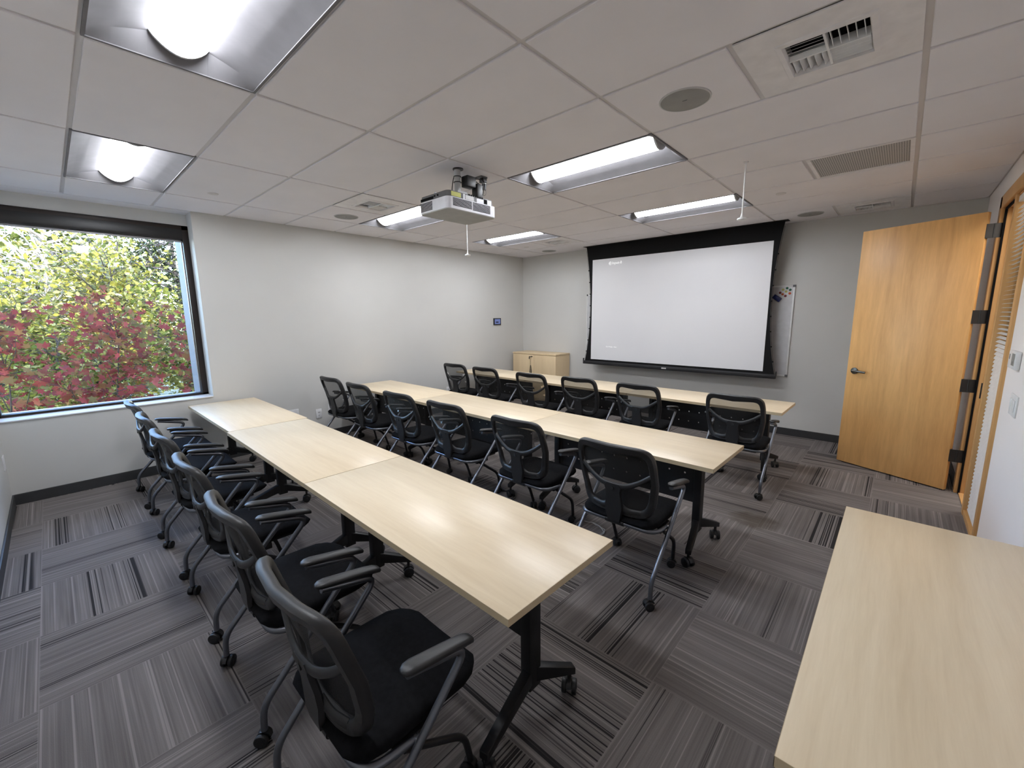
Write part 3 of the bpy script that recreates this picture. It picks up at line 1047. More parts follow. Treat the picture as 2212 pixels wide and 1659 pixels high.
MX, MY = 2.318, 2.012
pm = empty('projector_mount', (MX, MY, H))
tag(pm, 'white pole mount with black power bricks and cables above the projector', 'projector mount')
def mp(bm, name, mat, label=None, smooth=True):
    o = finish(bm, name, mat, pm, smooth)
    o.matrix_parent_inverse = Matrix.Translation(pm.location).inverted()
    if label:
        o['label'] = label
    return o
bm = bmesh.new()
cyl(bm, (MX, MY, H - 0.09), 'z', 0.024, 0.18, 20)
mp(bm, 'pole', M['ltgrey'])
bm = bmesh.new()
cyl(bm, (MX + 0.01, MY, H - 0.0035), 'z', 0.04, 0.007, 20)
mp(bm, 'ceiling_collar', M['plastic'], 'dark ceiling collar')
bm = bmesh.new()
box(bm, MX - 0.06, MX + 0.05, MY - 0.05, MY + 0.05, PZ0 + 0.125, PZ0 + 0.133, 0.002)
box(bm, MX - 0.058, MX - 0.052, MY - 0.035, MY + 0.035, PZ0 + 0.13, PZ0 + 0.175, 0.002)
box(bm, MX + 0.028, MX + 0.034, MY - 0.03, MY + 0.07, PZ0 + 0.13, PZ0 + 0.185, 0.002)
box(bm, MX - 0.03, MX + 0.03, MY - 0.034, MY - 0.028, PZ0 + 0.13, PZ0 + 0.18, 0.002)
for k in range(3):
    cyl(bm, (MX + 0.036, MY - 0.01 + 0.03 * k, PZ0 + 0.16), 'x', 0.006, 0.006, 12)
mp(bm, 'bracket', M['ltgrey'])
for k in range(4):
    a = radians(45 + 90 * k)
    bm = bmesh.new()
    p0 = Vector((MX + 0.03 * cos(a), MY + 0.03 * sin(a), PZ0 + 0.13))
    p1 = Vector((MX + 0.15 * cos(a), MY + 0.19 * sin(a), PZ0 + 0.128))
    sweep(bm, [p0, p1], [(-0.002, -0.011), (0.002, -0.011), (0.002, 0.011), (-0.002, 0.011)])
    mp(bm, 'spider_arm', M['ltgrey'])
bm = bmesh.new()
box(bm, MX + 0.0, MX + 0.075, MY + 0.035, MY + 0.125, H - 0.125, H - 0.045, 0.008)
mp(bm, 'power_brick', M['plastic'], 'black power brick strapped to the pole')
bm = bmesh.new()
box(bm, MX + 0.02, MX + 0.085, MY + 0.125, MY + 0.185, H - 0.20, H - 0.09, 0.008)
mp(bm, 'power_brick', M['plastic'], 'black adapter hanging by the pole')
bm = bmesh.new()
for zz in (-0.055, -0.095):
    ring = [Vector((MX + 0.027 * cos(2 * pi * k / 24), MY + 0.027 * sin(2 * pi * k / 24), H + zz)) for k in range(24)]
    sweep(bm, ring, circ(0.0035, 8), True)
tube(bm, [(MX + 0.05, MY + 0.10, H - 0.06), (MX + 0.06, MY + 0.20, H - 0.04), (MX + 0.06, MY + 0.225, H - 0.13), (MX + 0.05, MY + 0.18, H - 0.21), (MX + 0.04, MY + 0.15, PZ0 + 0.126)], 0.0035, 0.04)
tube(bm, [(MX + 0.05, MY + 0.15, H - 0.07), (MX + 0.03, MY + 0.25, H - 0.09), (MX + 0.003, MY + 0.262, H - 0.085)], 0.004, 0.04)
tube(bm, [(MX - 0.02, MY - 0.02, H - 0.06), (MX - 0.034, MY - 0.025, H - 0.12), (MX - 0.06, MY - 0.01, PZ0 + 0.15)], 0.0035, 0.03)
mp(bm, 'cable', M['plastic'], 'black cables')
po = empty('ceiling_outlet', (2.319, 2.268, H))
tag(po, 'ceiling power outlet with black plug and wire loop beside the projector', 'outlet')
def op(bm, name, mat, label=None):
    o = finish(bm, name, mat, po, True)
    if label:
        o['label'] = label
bm = bmesh.new()
box(bm, -0.045, 0.03, -0.035, 0.035, -0.012, 0.0, 0.003)
op(bm, 'plate', M['proj_grey'])
bm = bmesh.new()
box(bm, -0.02, 0.03, -0.012, 0.03, -0.045, -0.012, 0.005)
cyl(bm, (0.005, 0.018, -0.072), 'z', 0.017, 0.045, 16)
op(bm, 'plug', M['plastic'], 'black plug')
bm = bmesh.new()
cyl(bm, (0.005, 0.018, -0.046), 'z', 0.0172, 0.012, 16)
op(bm, 'plug_collar', M['metal_white'], 'white plug collar')
bm = bmesh.new()
tube(bm, [(0.005, 0.008, -0.09), (-0.012, 0.005, -0.12), (0.006, 0.02, -0.145), (0.022, 0.03, -0.118), (0.006, 0.025, -0.09)], 0.0012, 0.015, 6)
op(bm, 'wire_loop', M['tube'], 'thin wire loop')

# ================================================================== SCREEN WALL
SY = 5.93
ps = empty('projection_screen', (2.38, SY, 0.76))
tag(ps, 'wide projection screen with black border lowered from the ceiling', 'projection screen')
def sp(bm, name, mat, label=None, smooth=False):
    o = finish(bm, name, mat, ps, smooth)
    o.matrix_parent_inverse = Matrix.Translation(ps.location).inverted()
    if label:
        o['label'] = label
    return o
def edgeL(z):
    u = (z - 0.80) / (H - 0.80)
    return 0.965 + 0.105 * (4 * u * (1 - u)) * (1 - 0.2 * u) + 0.0 * u
def edgeR(z):
    u = (z - 0.80) / (H - 0.80)
    return 3.795 - 0.105 * (4 * u * (1 - u)) * (1 - 0.2 * u) - 0.03 * u
bm = bmesh.new()
n = 24
L, Rr = [], []
for k in range(n + 1):
    z = 0.81 + (H - 0.812) * k / n
    L.append((edgeL(z), z))
    Rr.append((edgeR(z), z))
for k in range(n):
    for dy in (0.0,):
        loft(bm, [[(L[k][0], SY, L[k][1]), (Rr[k][0], SY, Rr[k][1]), (Rr[k][0], SY + 0.002, Rr[k][1]), (L[k][0], SY + 0.002, L[k][1])],
                  [(L[k + 1][0], SY, L[k + 1][1]), (Rr[k + 1][0], SY, Rr[k + 1][1]), (Rr[k + 1][0], SY + 0.002, Rr[k + 1][1]), (L[k + 1][0], SY + 0.002, L[k + 1][1])]], k in (0, n - 1))
sp(bm, 'border', M['screen_black'], 'black screen border')
bm = bmesh.new()
box(bm, 1.088, 3.660, SY - 0.0025, SY - 0.0005, 0.852, 2.472)
sp(bm, 'viewing_surface', M['screen'], 'pale grey viewing surface')
bm = bmesh.new()
box(bm, 0.940, 3.812, SY - 0.022, SY + 0.022, 0.765, 0.822, 0.008)
box(bm, 0.936, 0.952, SY - 0.012, SY + 0.012, 0.80, 0.86, 0.003)
box(bm, 3.800, 3.816, SY - 0.012, SY + 0.012, 0.80, 0.86, 0.003)
sp(bm, 'bottom_bar', M['screen_bar'], None, True)
bm = bmesh.new()
box(bm, 2.33, 2.40, SY - 0.0235, SY - 0.0215, 0.782, 0.803)
sp(bm, 'maker_tag', M['ltgrey'], 'small pale tag')
bm = bmesh.new()
for k in range(8):
    z = 0.98 + k * 0.19
    box(bm, edgeL(z) - 0.014, edgeL(z) + 0.004, SY - 0.004, SY + 0.004, z - 0.008, z + 0.008, 0.001)
    box(bm, edgeR(z) - 0.004, edgeR(z) + 0.014, SY - 0.004, SY + 0.004, z - 0.008, z + 0.008, 0.001)
for s, ed in ((-1, edgeL), (1, edgeR)):
    pts = [Vector((ed(0.83 + 1.8 * k / 16) + s * 0.010, SY, 0.83 + 1.8 * k / 16)) for k in range(17)]
    sweep(bm, pts, circ(0.0018, 6))
sp(bm, 'tension_tabs', M['screen_black'], None, True)
bm = bmesh.new()
box(bm, 0.93, 3.80, SY - 0.05, SY + 0.07, H - 0.004, H + 0.0, 0.001)
sp(bm, 'ceiling_slot', M['screen_black'], 'black ceiling slot')
def text_mesh(s, size, loc, mat, name, parent):
    cu = bpy.data.curves.new(name, 'FONT')
    cu.body = s
    cu.size = size
    cu.extrude = 0.0004
    t = bpy.data.objects.new(name, cu)
    COL.objects.link(t)
    bpy.context.view_layer.update()
    dg = bpy.context.evaluated_depsgraph_get()
    me = bpy.data.meshes.new_from_object(t.evaluated_get(dg))
    bpy.data.objects.remove(t)
    o = bpy.data.objects.new(name, me)
    COL.objects.link(o)
    me.materials.clear()
    me.materials.append(mat)
    me.transform(Matrix.Translation(loc) @ Matrix.Rotation(pi / 2, 4, 'X'))
    o.parent = parent
    o.matrix_parent_inverse = Matrix.Translation(parent.location).inverted()
    return o
text_mesh('Input-0', 0.058, (1.445, SY - 0.0032, 2.378), M['proj_text'], 'projected_text', ps)['label'] = 'projected text'
text_mesh('ECO Mode : Auto', 0.026, (1.372, SY - 0.0032, 1.064), M['proj_text'], 'projected_text', ps)['label'] = 'small projected text line'
bm = bmesh.new()
# input arrow icon before the text
ring = []
for k in range(15):
    a = radians(40 + 280 * k / 14)
    ring.append(Vector((1.412 + 0.021 * cos(a), SY - 0.0032, 2.395 + 0.021 * sin(a))))
sweep(bm, ring, [(-0.004, -0.0004), (0.004, -0.0004), (0.004, 0.0004), (-0.004, 0.0004)], up=(0, 0, 1))
box(bm, 1.398, 1.434, SY - 0.0036, SY - 0.0028, 2.391, 2.399)
sp(bm, 'projected_icon', M['proj_text'], 'projected input icon')

wb = empty('whiteboard', (2.363, YF, 0.77))
tag(wb, 'wide magnetic whiteboard on the wall mostly hidden behind the projection screen', 'whiteboard')
def wp(bm, name, mat, label=None):
    o = finish(bm, name, mat, wb, True)
    o.matrix_parent_inverse = Matrix.Translation(wb.location).inverted()
    if label:
        o['label'] = label
wx0, wx1, wz0, wz1 = 0.840, 3.892, 0.775, 1.938
bm = bmesh.new()
box(bm, wx0 + 0.01, wx1 - 0.01, YF - 0.014, YF - 0.002, wz0 + 0.01, wz1 - 0.01)
wp(bm, 'writing_surface', M['board'])
bm = bmesh.new()
fw = 0.020
box(bm, wx0, wx1, YF - 0.020, YF, wz1 - fw, wz1, 0.003)
box(bm, wx0, wx1, YF - 0.020, YF, wz0, wz0 + fw, 0.003)
box(bm, wx0, wx0 + fw, YF - 0.020, YF, wz0, wz1, 0.003)
box(bm, wx1 - fw, wx1, YF - 0.020, YF, wz0, wz1, 0.003)
wp(bm, 'frame', M['metal_white'])
for x in (wx0, wx1):
    for z in (wz0, wz1):
        bm = bmesh.new()
        sx = 1 if x == wx0 else -1
        sz = 1 if z == wz0 else -1
        box(bm, min(x - sx * 0.002, x + sx * 0.026), max(x - sx * 0.002, x + sx * 0.026), YF - 0.023, YF, min(z - sz * 0.002, z + sz * 0.026), max(z - sz * 0.002, z + sz * 0.026), 0.003)
        wp(bm, 'corner_cap', M['proj_grey'], 'grey corner cap')
MAG = [(3.805, 1.902, 'green', 'topmost green round magnet on the whiteboard'),
       (3.840, 1.880, 'green', 'green round magnet at the outer edge of the magnet cluster'),
       (3.762, 1.885, 'yellow', 'pale yellow round magnet at the upper inner side of the cluster'),
       (3.797, 1.860, 'yellow', 'pale yellow round magnet in the middle of the cluster'),
       (3.733, 1.848, 'red', 'dark red round magnet nearest the screen above the blue eraser'),
       (3.838, 1.836, 'orange', 'orange round magnet close to the whiteboard frame'),
       (3.761, 1.828, 'orange', 'orange round magnet between the two dark red magnets'),
       (3.793, 1.806, 'red', 'dark red round magnet lowest in the cluster')]
for k, (x, z, c, lb) in enumerate(MAG):
    bm = bmesh.new()
    lathe(bm, [(0.0, 0.0085), (0.010, 0.008), (0.0145, 0.005), (0.015, 0.0)], n=20)
    o = finish(bm, 'magnet', M['mag_' + c])
    o.rotation_euler = (pi / 2, 0, 0)
    o.location = (x, YF - 0.014, z)
    tag(o, lb, 'magnet', 'round magnets on the whiteboard')
er = empty('whiteboard_eraser', (3.705, YF - 0.0165, 1.780))
er.rotation_euler = (0, radians(36), 0)
tag(er, 'dark blue magnetic eraser stuck slanting on the whiteboard', 'eraser')
bm = bmesh.new()
box(bm, -0.05, 0.05, -0.026, -0.008, -0.028, 0.028, 0.005)
finish(bm, 'body', M['mag_blue'], er)
bm = bmesh.new()
box(bm, -0.048, 0.048, -0.009, 0.0, -0.026, 0.026, 0.002)
finish(bm, 'felt_pad', M['fabric'], er)

# ------------------------------------------------------------------ cabinet
CX0, CX1, CY0, CY1, CZ = -0.535, 0.495, 5.74, 6.165, 0.905
cb = empty('storage_cabinet', ((CX0 + CX1) / 2, (CY0 + CY1) / 2, 0))
tag(cb, 'low maple two-door storage cabinet in the corner', 'cabinet')
def cp(bm, name, mat, parent=cb, label=None):
    o = finish(bm, name, mat, parent, True)
    if parent is cb:
        o.matrix_parent_inverse = Matrix.Translation(cb.location).inverted()
    if label:
        o['label'] = label
    return o
bm = bmesh.new()
box(bm, CX0 + 0.006, CX1 - 0.006, CY0 + 0.022, CY1, 0.0, CZ - 0.03, 0.002)
cp(bm, 'body', M['maple_cab'])
bm = bmesh.new()
box(bm, CX0, CX1, CY0, CY1, CZ - 0.028, CZ, 0.002)
cp(bm, 'top', M['maple_cab'])
xm = (CX0 + CX1) / 2
for a, b in ((CX0 + 0.008, xm - 0.0015), (xm + 0.0015, CX1 - 0.008)):
    bm = bmesh.new()
    box(bm, a, b, CY0 + 0.003, CY0 + 0.021, 0.07, CZ - 0.033, 0.0015)
    cp(bm, 'door', M['maple_cab'])
bm = bmesh.new()
cyl(bm, (xm - 0.035, CY0 - 0.003, CZ - 0.063), 'y', 0.011, 0.014, 18)
cp(bm, 'lock', M['plastic'], cb, 'black door lock')
key = empty('key', (xm - 0.038, CY0 - 0.016, CZ - 0.066))
tag(key, 'cabinet key with cord and black tassel hanging from the lock', 'key')
bm = bmesh.new()
box(bm, -0.004, 0.004, -0.02, 0.008, -0.003, 0.003)
box(bm, -0.035, 0.006, -0.024, -0.018, -0.008, 0.008, 0.002)
box(bm, -0.040, -0.020, -0.024, -0.018, -0.045, -0.004, 0.003)
finish(bm, 'key_head', M['plastic'], key)
bm = bmesh.new()
tube(bm, [(0.0, -0.02, -0.006), (-0.012, -0.012, -0.03), (-0.010, -0.010, -0.12), (-0.010, -0.010, -0.165)], 0.002, 0.02, 8)
finish(bm, 'cord', M['bark'], key)
bm = bmesh.new()
for s in (-1, 1):
    sweep(bm, [Vector((-0.010 + s * 0.006, -0.010, -0.16)), Vector((-0.010 + s * 0.016, -0.010, -0.27)), Vector((-0.010 + s * 0.018, -0.010, -0.32))], circ(0.008, 8), scale=[0.5, 1.0, 0.9])
finish(bm, 'tassel', M['plastic'], key)['label'] = 'black tassel'

# ------------------------------------------------------------------ wall plates and controls
def wall_plate_left(y, z, w, h, lb, outlet=False):
    r = empty('wall_plate', (XW, y, z))
    tag(r, lb, 'wall plate', 'white plates on the window-side wall')
    bm = bmesh.new()
    box(bm, 0.0, 0.007, -w / 2, w / 2, -h / 2, h / 2, 0.0025)
    finish(bm, 'plate', M['white_pl'], r)
    if outlet:
        for dz in (0.02, -0.02):
            bm = bmesh.new()
            box(bm, 0.006, 0.0085, -0.016, 0.016, dz - 0.013, dz + 0.013, 0.002)
            finish(bm, 'socket', M['white_pl'], r)
            bm = bmesh.new()
            box(bm, 0.0083, 0.009, -0.008, -0.005, dz - 0.004, dz + 0.006)
            box(bm, 0.0083, 0.009, 0.005, 0.008, dz - 0.004, dz + 0.006)
            box(bm, 0.0083, 0.009, -0.0025, 0.0025, dz - 0.010, dz - 0.006)
            finish(bm, 'slots', M['dark'], r, False)
    else:
        bm = bmesh.new()
        for dz in (-0.042, 0.042):
            cyl(bm, (0.0075, 0, dz * h / 0.115), 'x', 0.003, 0.002, 10)
        finish(bm, 'screw', M['ltgrey'], r)
    return r
wall_plate_left(2.047, 0.340, 0.075, 0.125, 'white power outlet low on the wall between two blank plates', True)
wall_plate_left(2.235, 0.385, 0.125, 0.125, 'blank white plate half hidden behind the first chair of the middle row')
wall_plate_left(1.735, 0.385, 0.125, 0.125, 'blank white plate peeking over the back edge of the nearest table row')
wall_plate_left(4.230, 0.355, 0.075, 0.115, 'white power outlet beyond the middle table row near the baseboard', True)
wall_plate_left(4.93, 0.36, 0.16, 0.16, 'white and black socket box behind the last table row, near the cabinet', True)

r = empty('wall_plate', (-0.50, YB, 0.42))
tag(r, 'white wall plate at the extreme corner below the window', 'wall plate')
bm = bmesh.new()
box(bm, -0.055, 0.055, 0.0, 0.007, -0.06, 0.06, 0.0025)
finish(bm, 'plate', M['white_pl'], r)
bm = bmesh.new()
for s in (-0.025, 0.025):
    box(bm, s - 0.014, s + 0.014, 0.006, 0.0085, -0.034, 0.034, 0.002)
finish(bm, 'insert', M['white_pl'], r)

tp = empty('touch_panel', (XW, 5.43, 1.483))
tag(tp, 'small black-framed touch panel with bluish display on the wall', 'control panel')
bm = bmesh.new()
box(bm, 0, 0.02, -0.095, 0.095, -0.062, 0.062, 0.004)
finish(bm, 'bezel', M['plastic'], tp)
bm = bmesh.new()
box(bm, 0.0195, 0.0207, -0.073, 0.073, -0.044, 0.046)
finish(bm, 'display', M['lcd'], tp, False)
bm = bmesh.new()
box(bm, 0.0205, 0.0212, -0.045, 0.025, -0.022, 0.0)
finish(bm, 'display_button', M['lcd_dark'], tp, False)

th = empty('thermostat', (XR, 3.53, 1.315))
tag(th, 'white wall thermostat with small display above the light switch', 'thermostat')
bm = bmesh.new()
box(bm, -0.024, 0, -0.10, 0.10, -0.052, 0.052, 0.006)
finish(bm, 'body', M['white_pl'], th)
bm = bmesh.new()
box(bm, -0.0252, -0.0235, -0.085, -0.005, -0.03, 0.038)
finish(bm, 'display', M['spk'], th, False)
bm = bmesh.new()
box(bm, -0.0256, -0.0235, 0.055, 0.068, 0.0, 0.03)
box(bm, -0.0256, -0.0235, -0.06, -0.03, -0.026, -0.006)
finish(bm, 'button', M['proj_grey'], th, False)

sw = empty('light_switch', (XR, 3.40, 1.068))
tag(sw, 'white light switch plate on the wall below the thermostat', 'light switch')
bm = bmesh.new()
box(bm, -0.007, 0, -0.09, 0.09, -0.060, 0.060, 0.0025)
finish(bm, 'plate', M['white_pl'], sw)
for s in (-0.045, 0.0, 0.045):
    bm = bmesh.new()
    box(bm, -0.012, -0.006, s - 0.016, s + 0.016, -0.034, 0.034, 0.003)
    finish(bm, 'rocker', M['white_pl'], sw)

# ================================================================== CHAIRS
def caster_at(root, x, y, rot=0.0, r=0.026):
    bm = bmesh.new()
    cyl(bm, (0, 0, 0.067), 'z', 0.008, 0.03, 10)
    # hood over the wheels
    prof = []
    for k in range(9):
        a = radians(20 + 140 * k / 8)
        prof.append((0.006 + 0.030 * cos(a), 0.026 + 0.030 * sin(a)))
    hood = [( -0.0115, p) for p in prof]
    loft(bm, [[(-0.008, p[0] - 0.004, p[1]) for p in prof], [(0.008, p[0] - 0.004, p[1]) for p in prof]])
    c = finish(bm, 'caster', M['plastic'], root)
    c.location = (x, y, 0)
    c.rotation_euler = (0, 0, rot)
    for s in (-1, 1):
        bm = bmesh.new()
        cyl(bm, (s * 0.0165, 0.008, r), 'x', r, 0.017, 20, bev=0.004)
        cyl(bm, (s * 0.0255, 0.008, r), 'x', 0.012, 0.003, 14)
        finish(bm, 'wheel', M['rubber'], c)
    return c

def back_y(x, z):
    """surface the backrest follows"""
    u = (z - 0.40) / 0.47
    base = 0.088 - 0.098 * max(0, u) ** 1.25
    base += 0.014 * math.exp(-((z - 0.60) / 0.11) ** 2)
    return base + 0.045 * (x / 0.24) ** 2

def frame_loop(kind, n=72):
    """closed outline in (x, z); outer or inner edge of the back frame"""
    pts = []
    if kind == 'out':
        wt, wm, wb, zt, zb, rt, rb = 0.238, 0.246, 0.205, 0.894, 0.452, 0.062, 0.085
    else:
        wt, wm, wb, zt, zb, rt, rb = 0.203, 0.212, 0.166, 0.848, 0.496, 0.034, 0.060
    def hw(z):
        u = (z - zb) / (zt - zb)
        return wb + (wm - wb) * max(0.0, min(1, u / 0.55)) ** 0.7 if u < 0.55 else wm + (wt - wm) * (u - 0.55) / 0.45
    # superellipse style corners built from polar sampling
    for k in range(n):
        a = 2 * pi * k / n
        c, s = cos(a), sin(a)
        e = 0.30 if kind == 'out' else 0.24
        px = math.copysign(abs(c) ** e, c)
        pz = math.copysign(abs(s) ** e, s)
        z = (zt + zb) / 2 + pz * (zt - zb) / 2
        x = px * hw(z)
        if kind == 'in' and s > 0.5:
            z -= 0.010 * (cos(x / 0.196 * pi * 1.0) * 0.5 + 0.5) * 1.2
        pts.append((x, z))
    return pts

def make_chair():
    root = empty('nesting_chair', (0, 0, 0))
    tag(root, 'x', 'chair', 'black mesh chairs at the training tables')
    # seat cushion, lofted front to back
    bm = bmesh.new()
    rings = []
    N = 28
    ysec = [0.055, 0.062, 0.075, 0.10, 0.15, 0.22, 0.30, 0.37, 0.43, 0.480, 0.512, 0.528, 0.534]
    for i, y in enumerate(ysec):
        u = (y - 0.055) / 0.451
        w = 0.236
        edge_f = max(0, (y - 0.41) / 0.124)
        edge_b = max(0, (0.14 - y) / 0.085)
        w *= (1 - 0.30 * edge_f ** 2.6) * (1 - 0.26 * edge_b ** 2.2)
        top = 0.462 - 0.030 * edge_f ** 2 - 0.012 * edge_b ** 2 + 0.006 * math.sin(pi * u)
        bot = 0.392 + 0.012 * edge_f ** 2 + 0.022 * edge_b ** 3
        if i in (0, len(ysec) - 1):
            mid = (top + bot) / 2
            top, bot = mid + 0.006, mid - 0.006
        elif i in (1, len(ysec) - 2):
            mid = (top + bot) / 2
            top, bot = mid + (top - mid) * 0.62, mid + (bot - mid) * 0.62
        ring = []
        for k in range(N):
            a = 2 * pi * k / N
            c, s = cos(a), sin(a)
            ex = math.copysign(abs(c) ** 0.45, c)
            ez = math.copysign(abs(s) ** 0.62, s)
            dip = 0.008 * (1 - ex * ex) if s > 0 else 0
            ring.append((ex * w, y, (top + bot) / 2 + ez * (top - bot) / 2 - dip))
        rings.append(ring)
    loft(bm, rings)
    finish(bm, 'seat', M['fabric'], root, True, 60)
    # seat pan under the cushion
    bm = bmesh.new()
    box(bm, -0.19, 0.19, 0.10, 0.44, 0.376, 0.396, 0.006)
    for s in (-1, 1):
        box(bm, s * 0.225 - 0.012, s * 0.225 + 0.012, 0.17, 0.30, 0.365, 0.398, 0.004)
    finish(bm, 'seat_pan', M['plastic'], root)
    # backrest frame
    bm = bmesh.new()
    out = frame_loop('out')
    inn = frame_loop('in')
    n = len(out)
    secs = []
    for (xo, zo), (xi, zi) in zip(out, inn):
        yo, yi = back_y(xo, zo), back_y(xi, zi)
        T = 0.017
        def P(f, dy):
            x, z = xo + (xi - xo) * f, zo + (zi - zo) * f
            return (x, back_y(x, z) + dy, z)
        secs.append([P(0.0, -T * 0.5), P(0.0, T * 0.6), P(0.14, T), P(0.86, T * 0.75), P(1.0, T * 0.3), P(1.0, -T * 0.5), P(0.80, -T * 1.0), P(0.16, -T * 1.15)])
    V = [[bm.verts.new(p) for p in s] for s in secs]
    for i in range(n):
        A, B = V[i], V[(i + 1) % n]
        for j in range(8):
            bm.faces.new((A[j], A[(j + 1) % 8], B[(j + 1) % 8], B[j]))
    finish(bm, 'back_frame', M['plastic'], root, True, 50)
    # mesh panel
    bm = bmesh.new()
    rows, cols = 16, 16
    grid = []
    for i in range(rows + 1):
        z = 0.488 + (0.850 - 0.488) * i / rows
        # inner half width at this height
        hw = 0.0
        for (xi, zi) in inn:
            if abs(zi - z) < 0.03:
                hw = max(hw, abs(xi))
        hw = max(hw, 0.150) + 0.008
        grid.append([bm.verts.new((hw * (2 * j / cols - 1), back_y(hw * (2 * j / cols - 1), z) + 0.004, z)) for j in range(cols + 1)])
    for i in range(rows):
        for j in range(cols):
            bm.faces.new((grid[i][j], grid[i][j + 1], grid[i + 1][j + 1], grid[i + 1][j]))
    finish(bm, 'back_mesh', M['mesh'], root, True, 180)['label'] = 'see-through black mesh'
    # Y-shaped spine with its two arms
    bm = bmesh.new()
    def spine_ring(z, w, d, off):
        y = back_y(0, z) - 0.014 - off
        return [(-w, y, z), (-w * 0.9, y - d, z), (w * 0.9, y - d, z), (w, y, z), (w * 0.9, y + 0.006, z), (-w * 0.9, y + 0.006, z)]
    loft(bm, [spine_ring(0.412, 0.040, 0.012, 0.010), spine_ring(0.45, 0.050, 0.016, 0.008), spine_ring(0.50, 0.058, 0.016, 0.004),
              spine_ring(0.55, 0.052, 0.014, 0.006), spine_ring(0.60, 0.048, 0.014, 0.008), spine_ring(0.630, 0.056, 0.013, 0.008), spine_ring(0.650, 0.040, 0.010, 0.006)])
    for s in (-1, 1):
        pts = fillet([(0, back_y(0, 0.637) - 0.024, 0.637), (s * 0.075, back_y(0.075, 0.645) - 0.022, 0.641), (s * 0.15, back_y(0.15, 0.67) - 0.017, 0.680), (s * 0.222, back_y(0.222, 0.735) - 0.006, 0.737)], 0.05)
        pts = [Vector(p) for p in pts]
        sc = [1.15 - 0.35 * i / (len(pts) - 1) for i in range(len(pts))]
        sweep(bm, pts, circ(0.016, 10, 0.009), up=(0, 0, 1), scale=sc)
        # foot of the spine flaring into the lower rail
        pts = fillet([(s * 0.030, back_y(0.03, 0.50) - 0.016, 0.515), (s * 0.075, back_y(0.075, 0.487) - 0.012, 0.484), (s * 0.15, back_y(0.15, 0.49) - 0.008, 0.486)], 0.04)
        sweep(bm, [Vector(p) for p in pts], circ(0.020, 10, 0.010), up=(0, 0, 1))
    finish(bm, 'spine', M['plastic'], root, True, 45)
    bm = bmesh.new()
    cyl(bm, (0, back_y(0, 0.622) - 0.037, 0.622), 'y', 0.011, 0.006, 18)
    finish(bm, 'screw_cap', M['plastic'], root)
    # rear U tube and its clamp
    bm = bmesh.new()
    tube(bm, [(0.242, 0.245, 0.388), (0.238, 0.075, 0.404), (-0.238, 0.075, 0.404), (-0.242, 0.245, 0.388)], 0.0125, 0.075, 12)
    finish(bm, 'rear_rail', M['tube'], root, True, 60)
    bm = bmesh.new()
    cyl(bm, (0, 0.075, 0.404), 'x', 0.0175, 0.115, 16)
    box(bm, -0.045, 0.045, 0.060, 0.085, 0.402, 0.425, 0.004)
    finish(bm, 'rail_clamp', M['plastic'], root)
    for s in (-1, 1):
        bm = bmesh.new()
        tube(bm, [(s * 0.262, 0.006, 0.060), (s * 0.262, 0.010, 0.155), (s * 0.268, 0.418, 0.588), (s * 0.268, 0.205, 0.640)], 0.0125, [0, 0.05, 0.055, 0], 12)
        finish(bm, 'side_tube', M['tube'], root, True, 60)
        bm = bmesh.new()
        cyl(bm, (s * 0.251, 0.235, 0.388), 'x', 0.010, 0.022, 14)
        cyl(bm, (s * 0.243, 0.235, 0.388), 'x', 0.014, 0.006, 14)
        finish(bm, 'pivot_bolt', M['bolt'], root)['label'] = 'shiny pivot bolt'
        # armrest pad
        bm = bmesh.new()
        rings = []
        for (y, w, t, dz) in ((0.186, 0.008, 0.004, -0.006), (0.191, 0.017, 0.007, -0.005), (0.203, 0.024, 0.010, -0.002), (0.225, 0.0265, 0.0115, 0), (0.26, 0.0255, 0.012, 0), (0.33, 0.024, 0.0125, 0), (0.38, 0.023, 0.013, -0.001), (0.412, 0.021, 0.013, -0.003), (0.430, 0.017, 0.011, -0.007), (0.438, 0.008, 0.006, -0.011)):
            zc = 0.676 - 0.155 * (y - 0.12) * 1.18 + dz
            ring = []
            for k in range(16):
                a = 2 * pi * k / 16
                c, q = cos(a), sin(a)
                ring.append((s * 0.272 + math.copysign(abs(c) ** 0.6, c) * w, y, zc + math.copysign(abs(q) ** 0.75, q) * t))
            rings.append(ring)
        loft(bm, rings)
        finish(bm, 'armrest', M['plastic'], root, True, 50)
        # front leg
        bm = bmesh.new()
        tube(bm, [(s * 0.232, 0.205, 0.372), (s * 0.215, 0.440, 0.205), (s * 0.198, 0.478, 0.062)], 0.0115, [0, 0.06, 0], 12)
        finish(bm, 'front_leg', M['dark_tube'], root, True, 60)
    caster_at(root, 0.262, 0.006, 2.4)
    caster_at(root, -0.262, 0.006, 0.8)
    caster_at(root, 0.198, 0.478, 1.9)
    caster_at(root, -0.198, 0.478, -2.2)
    return root

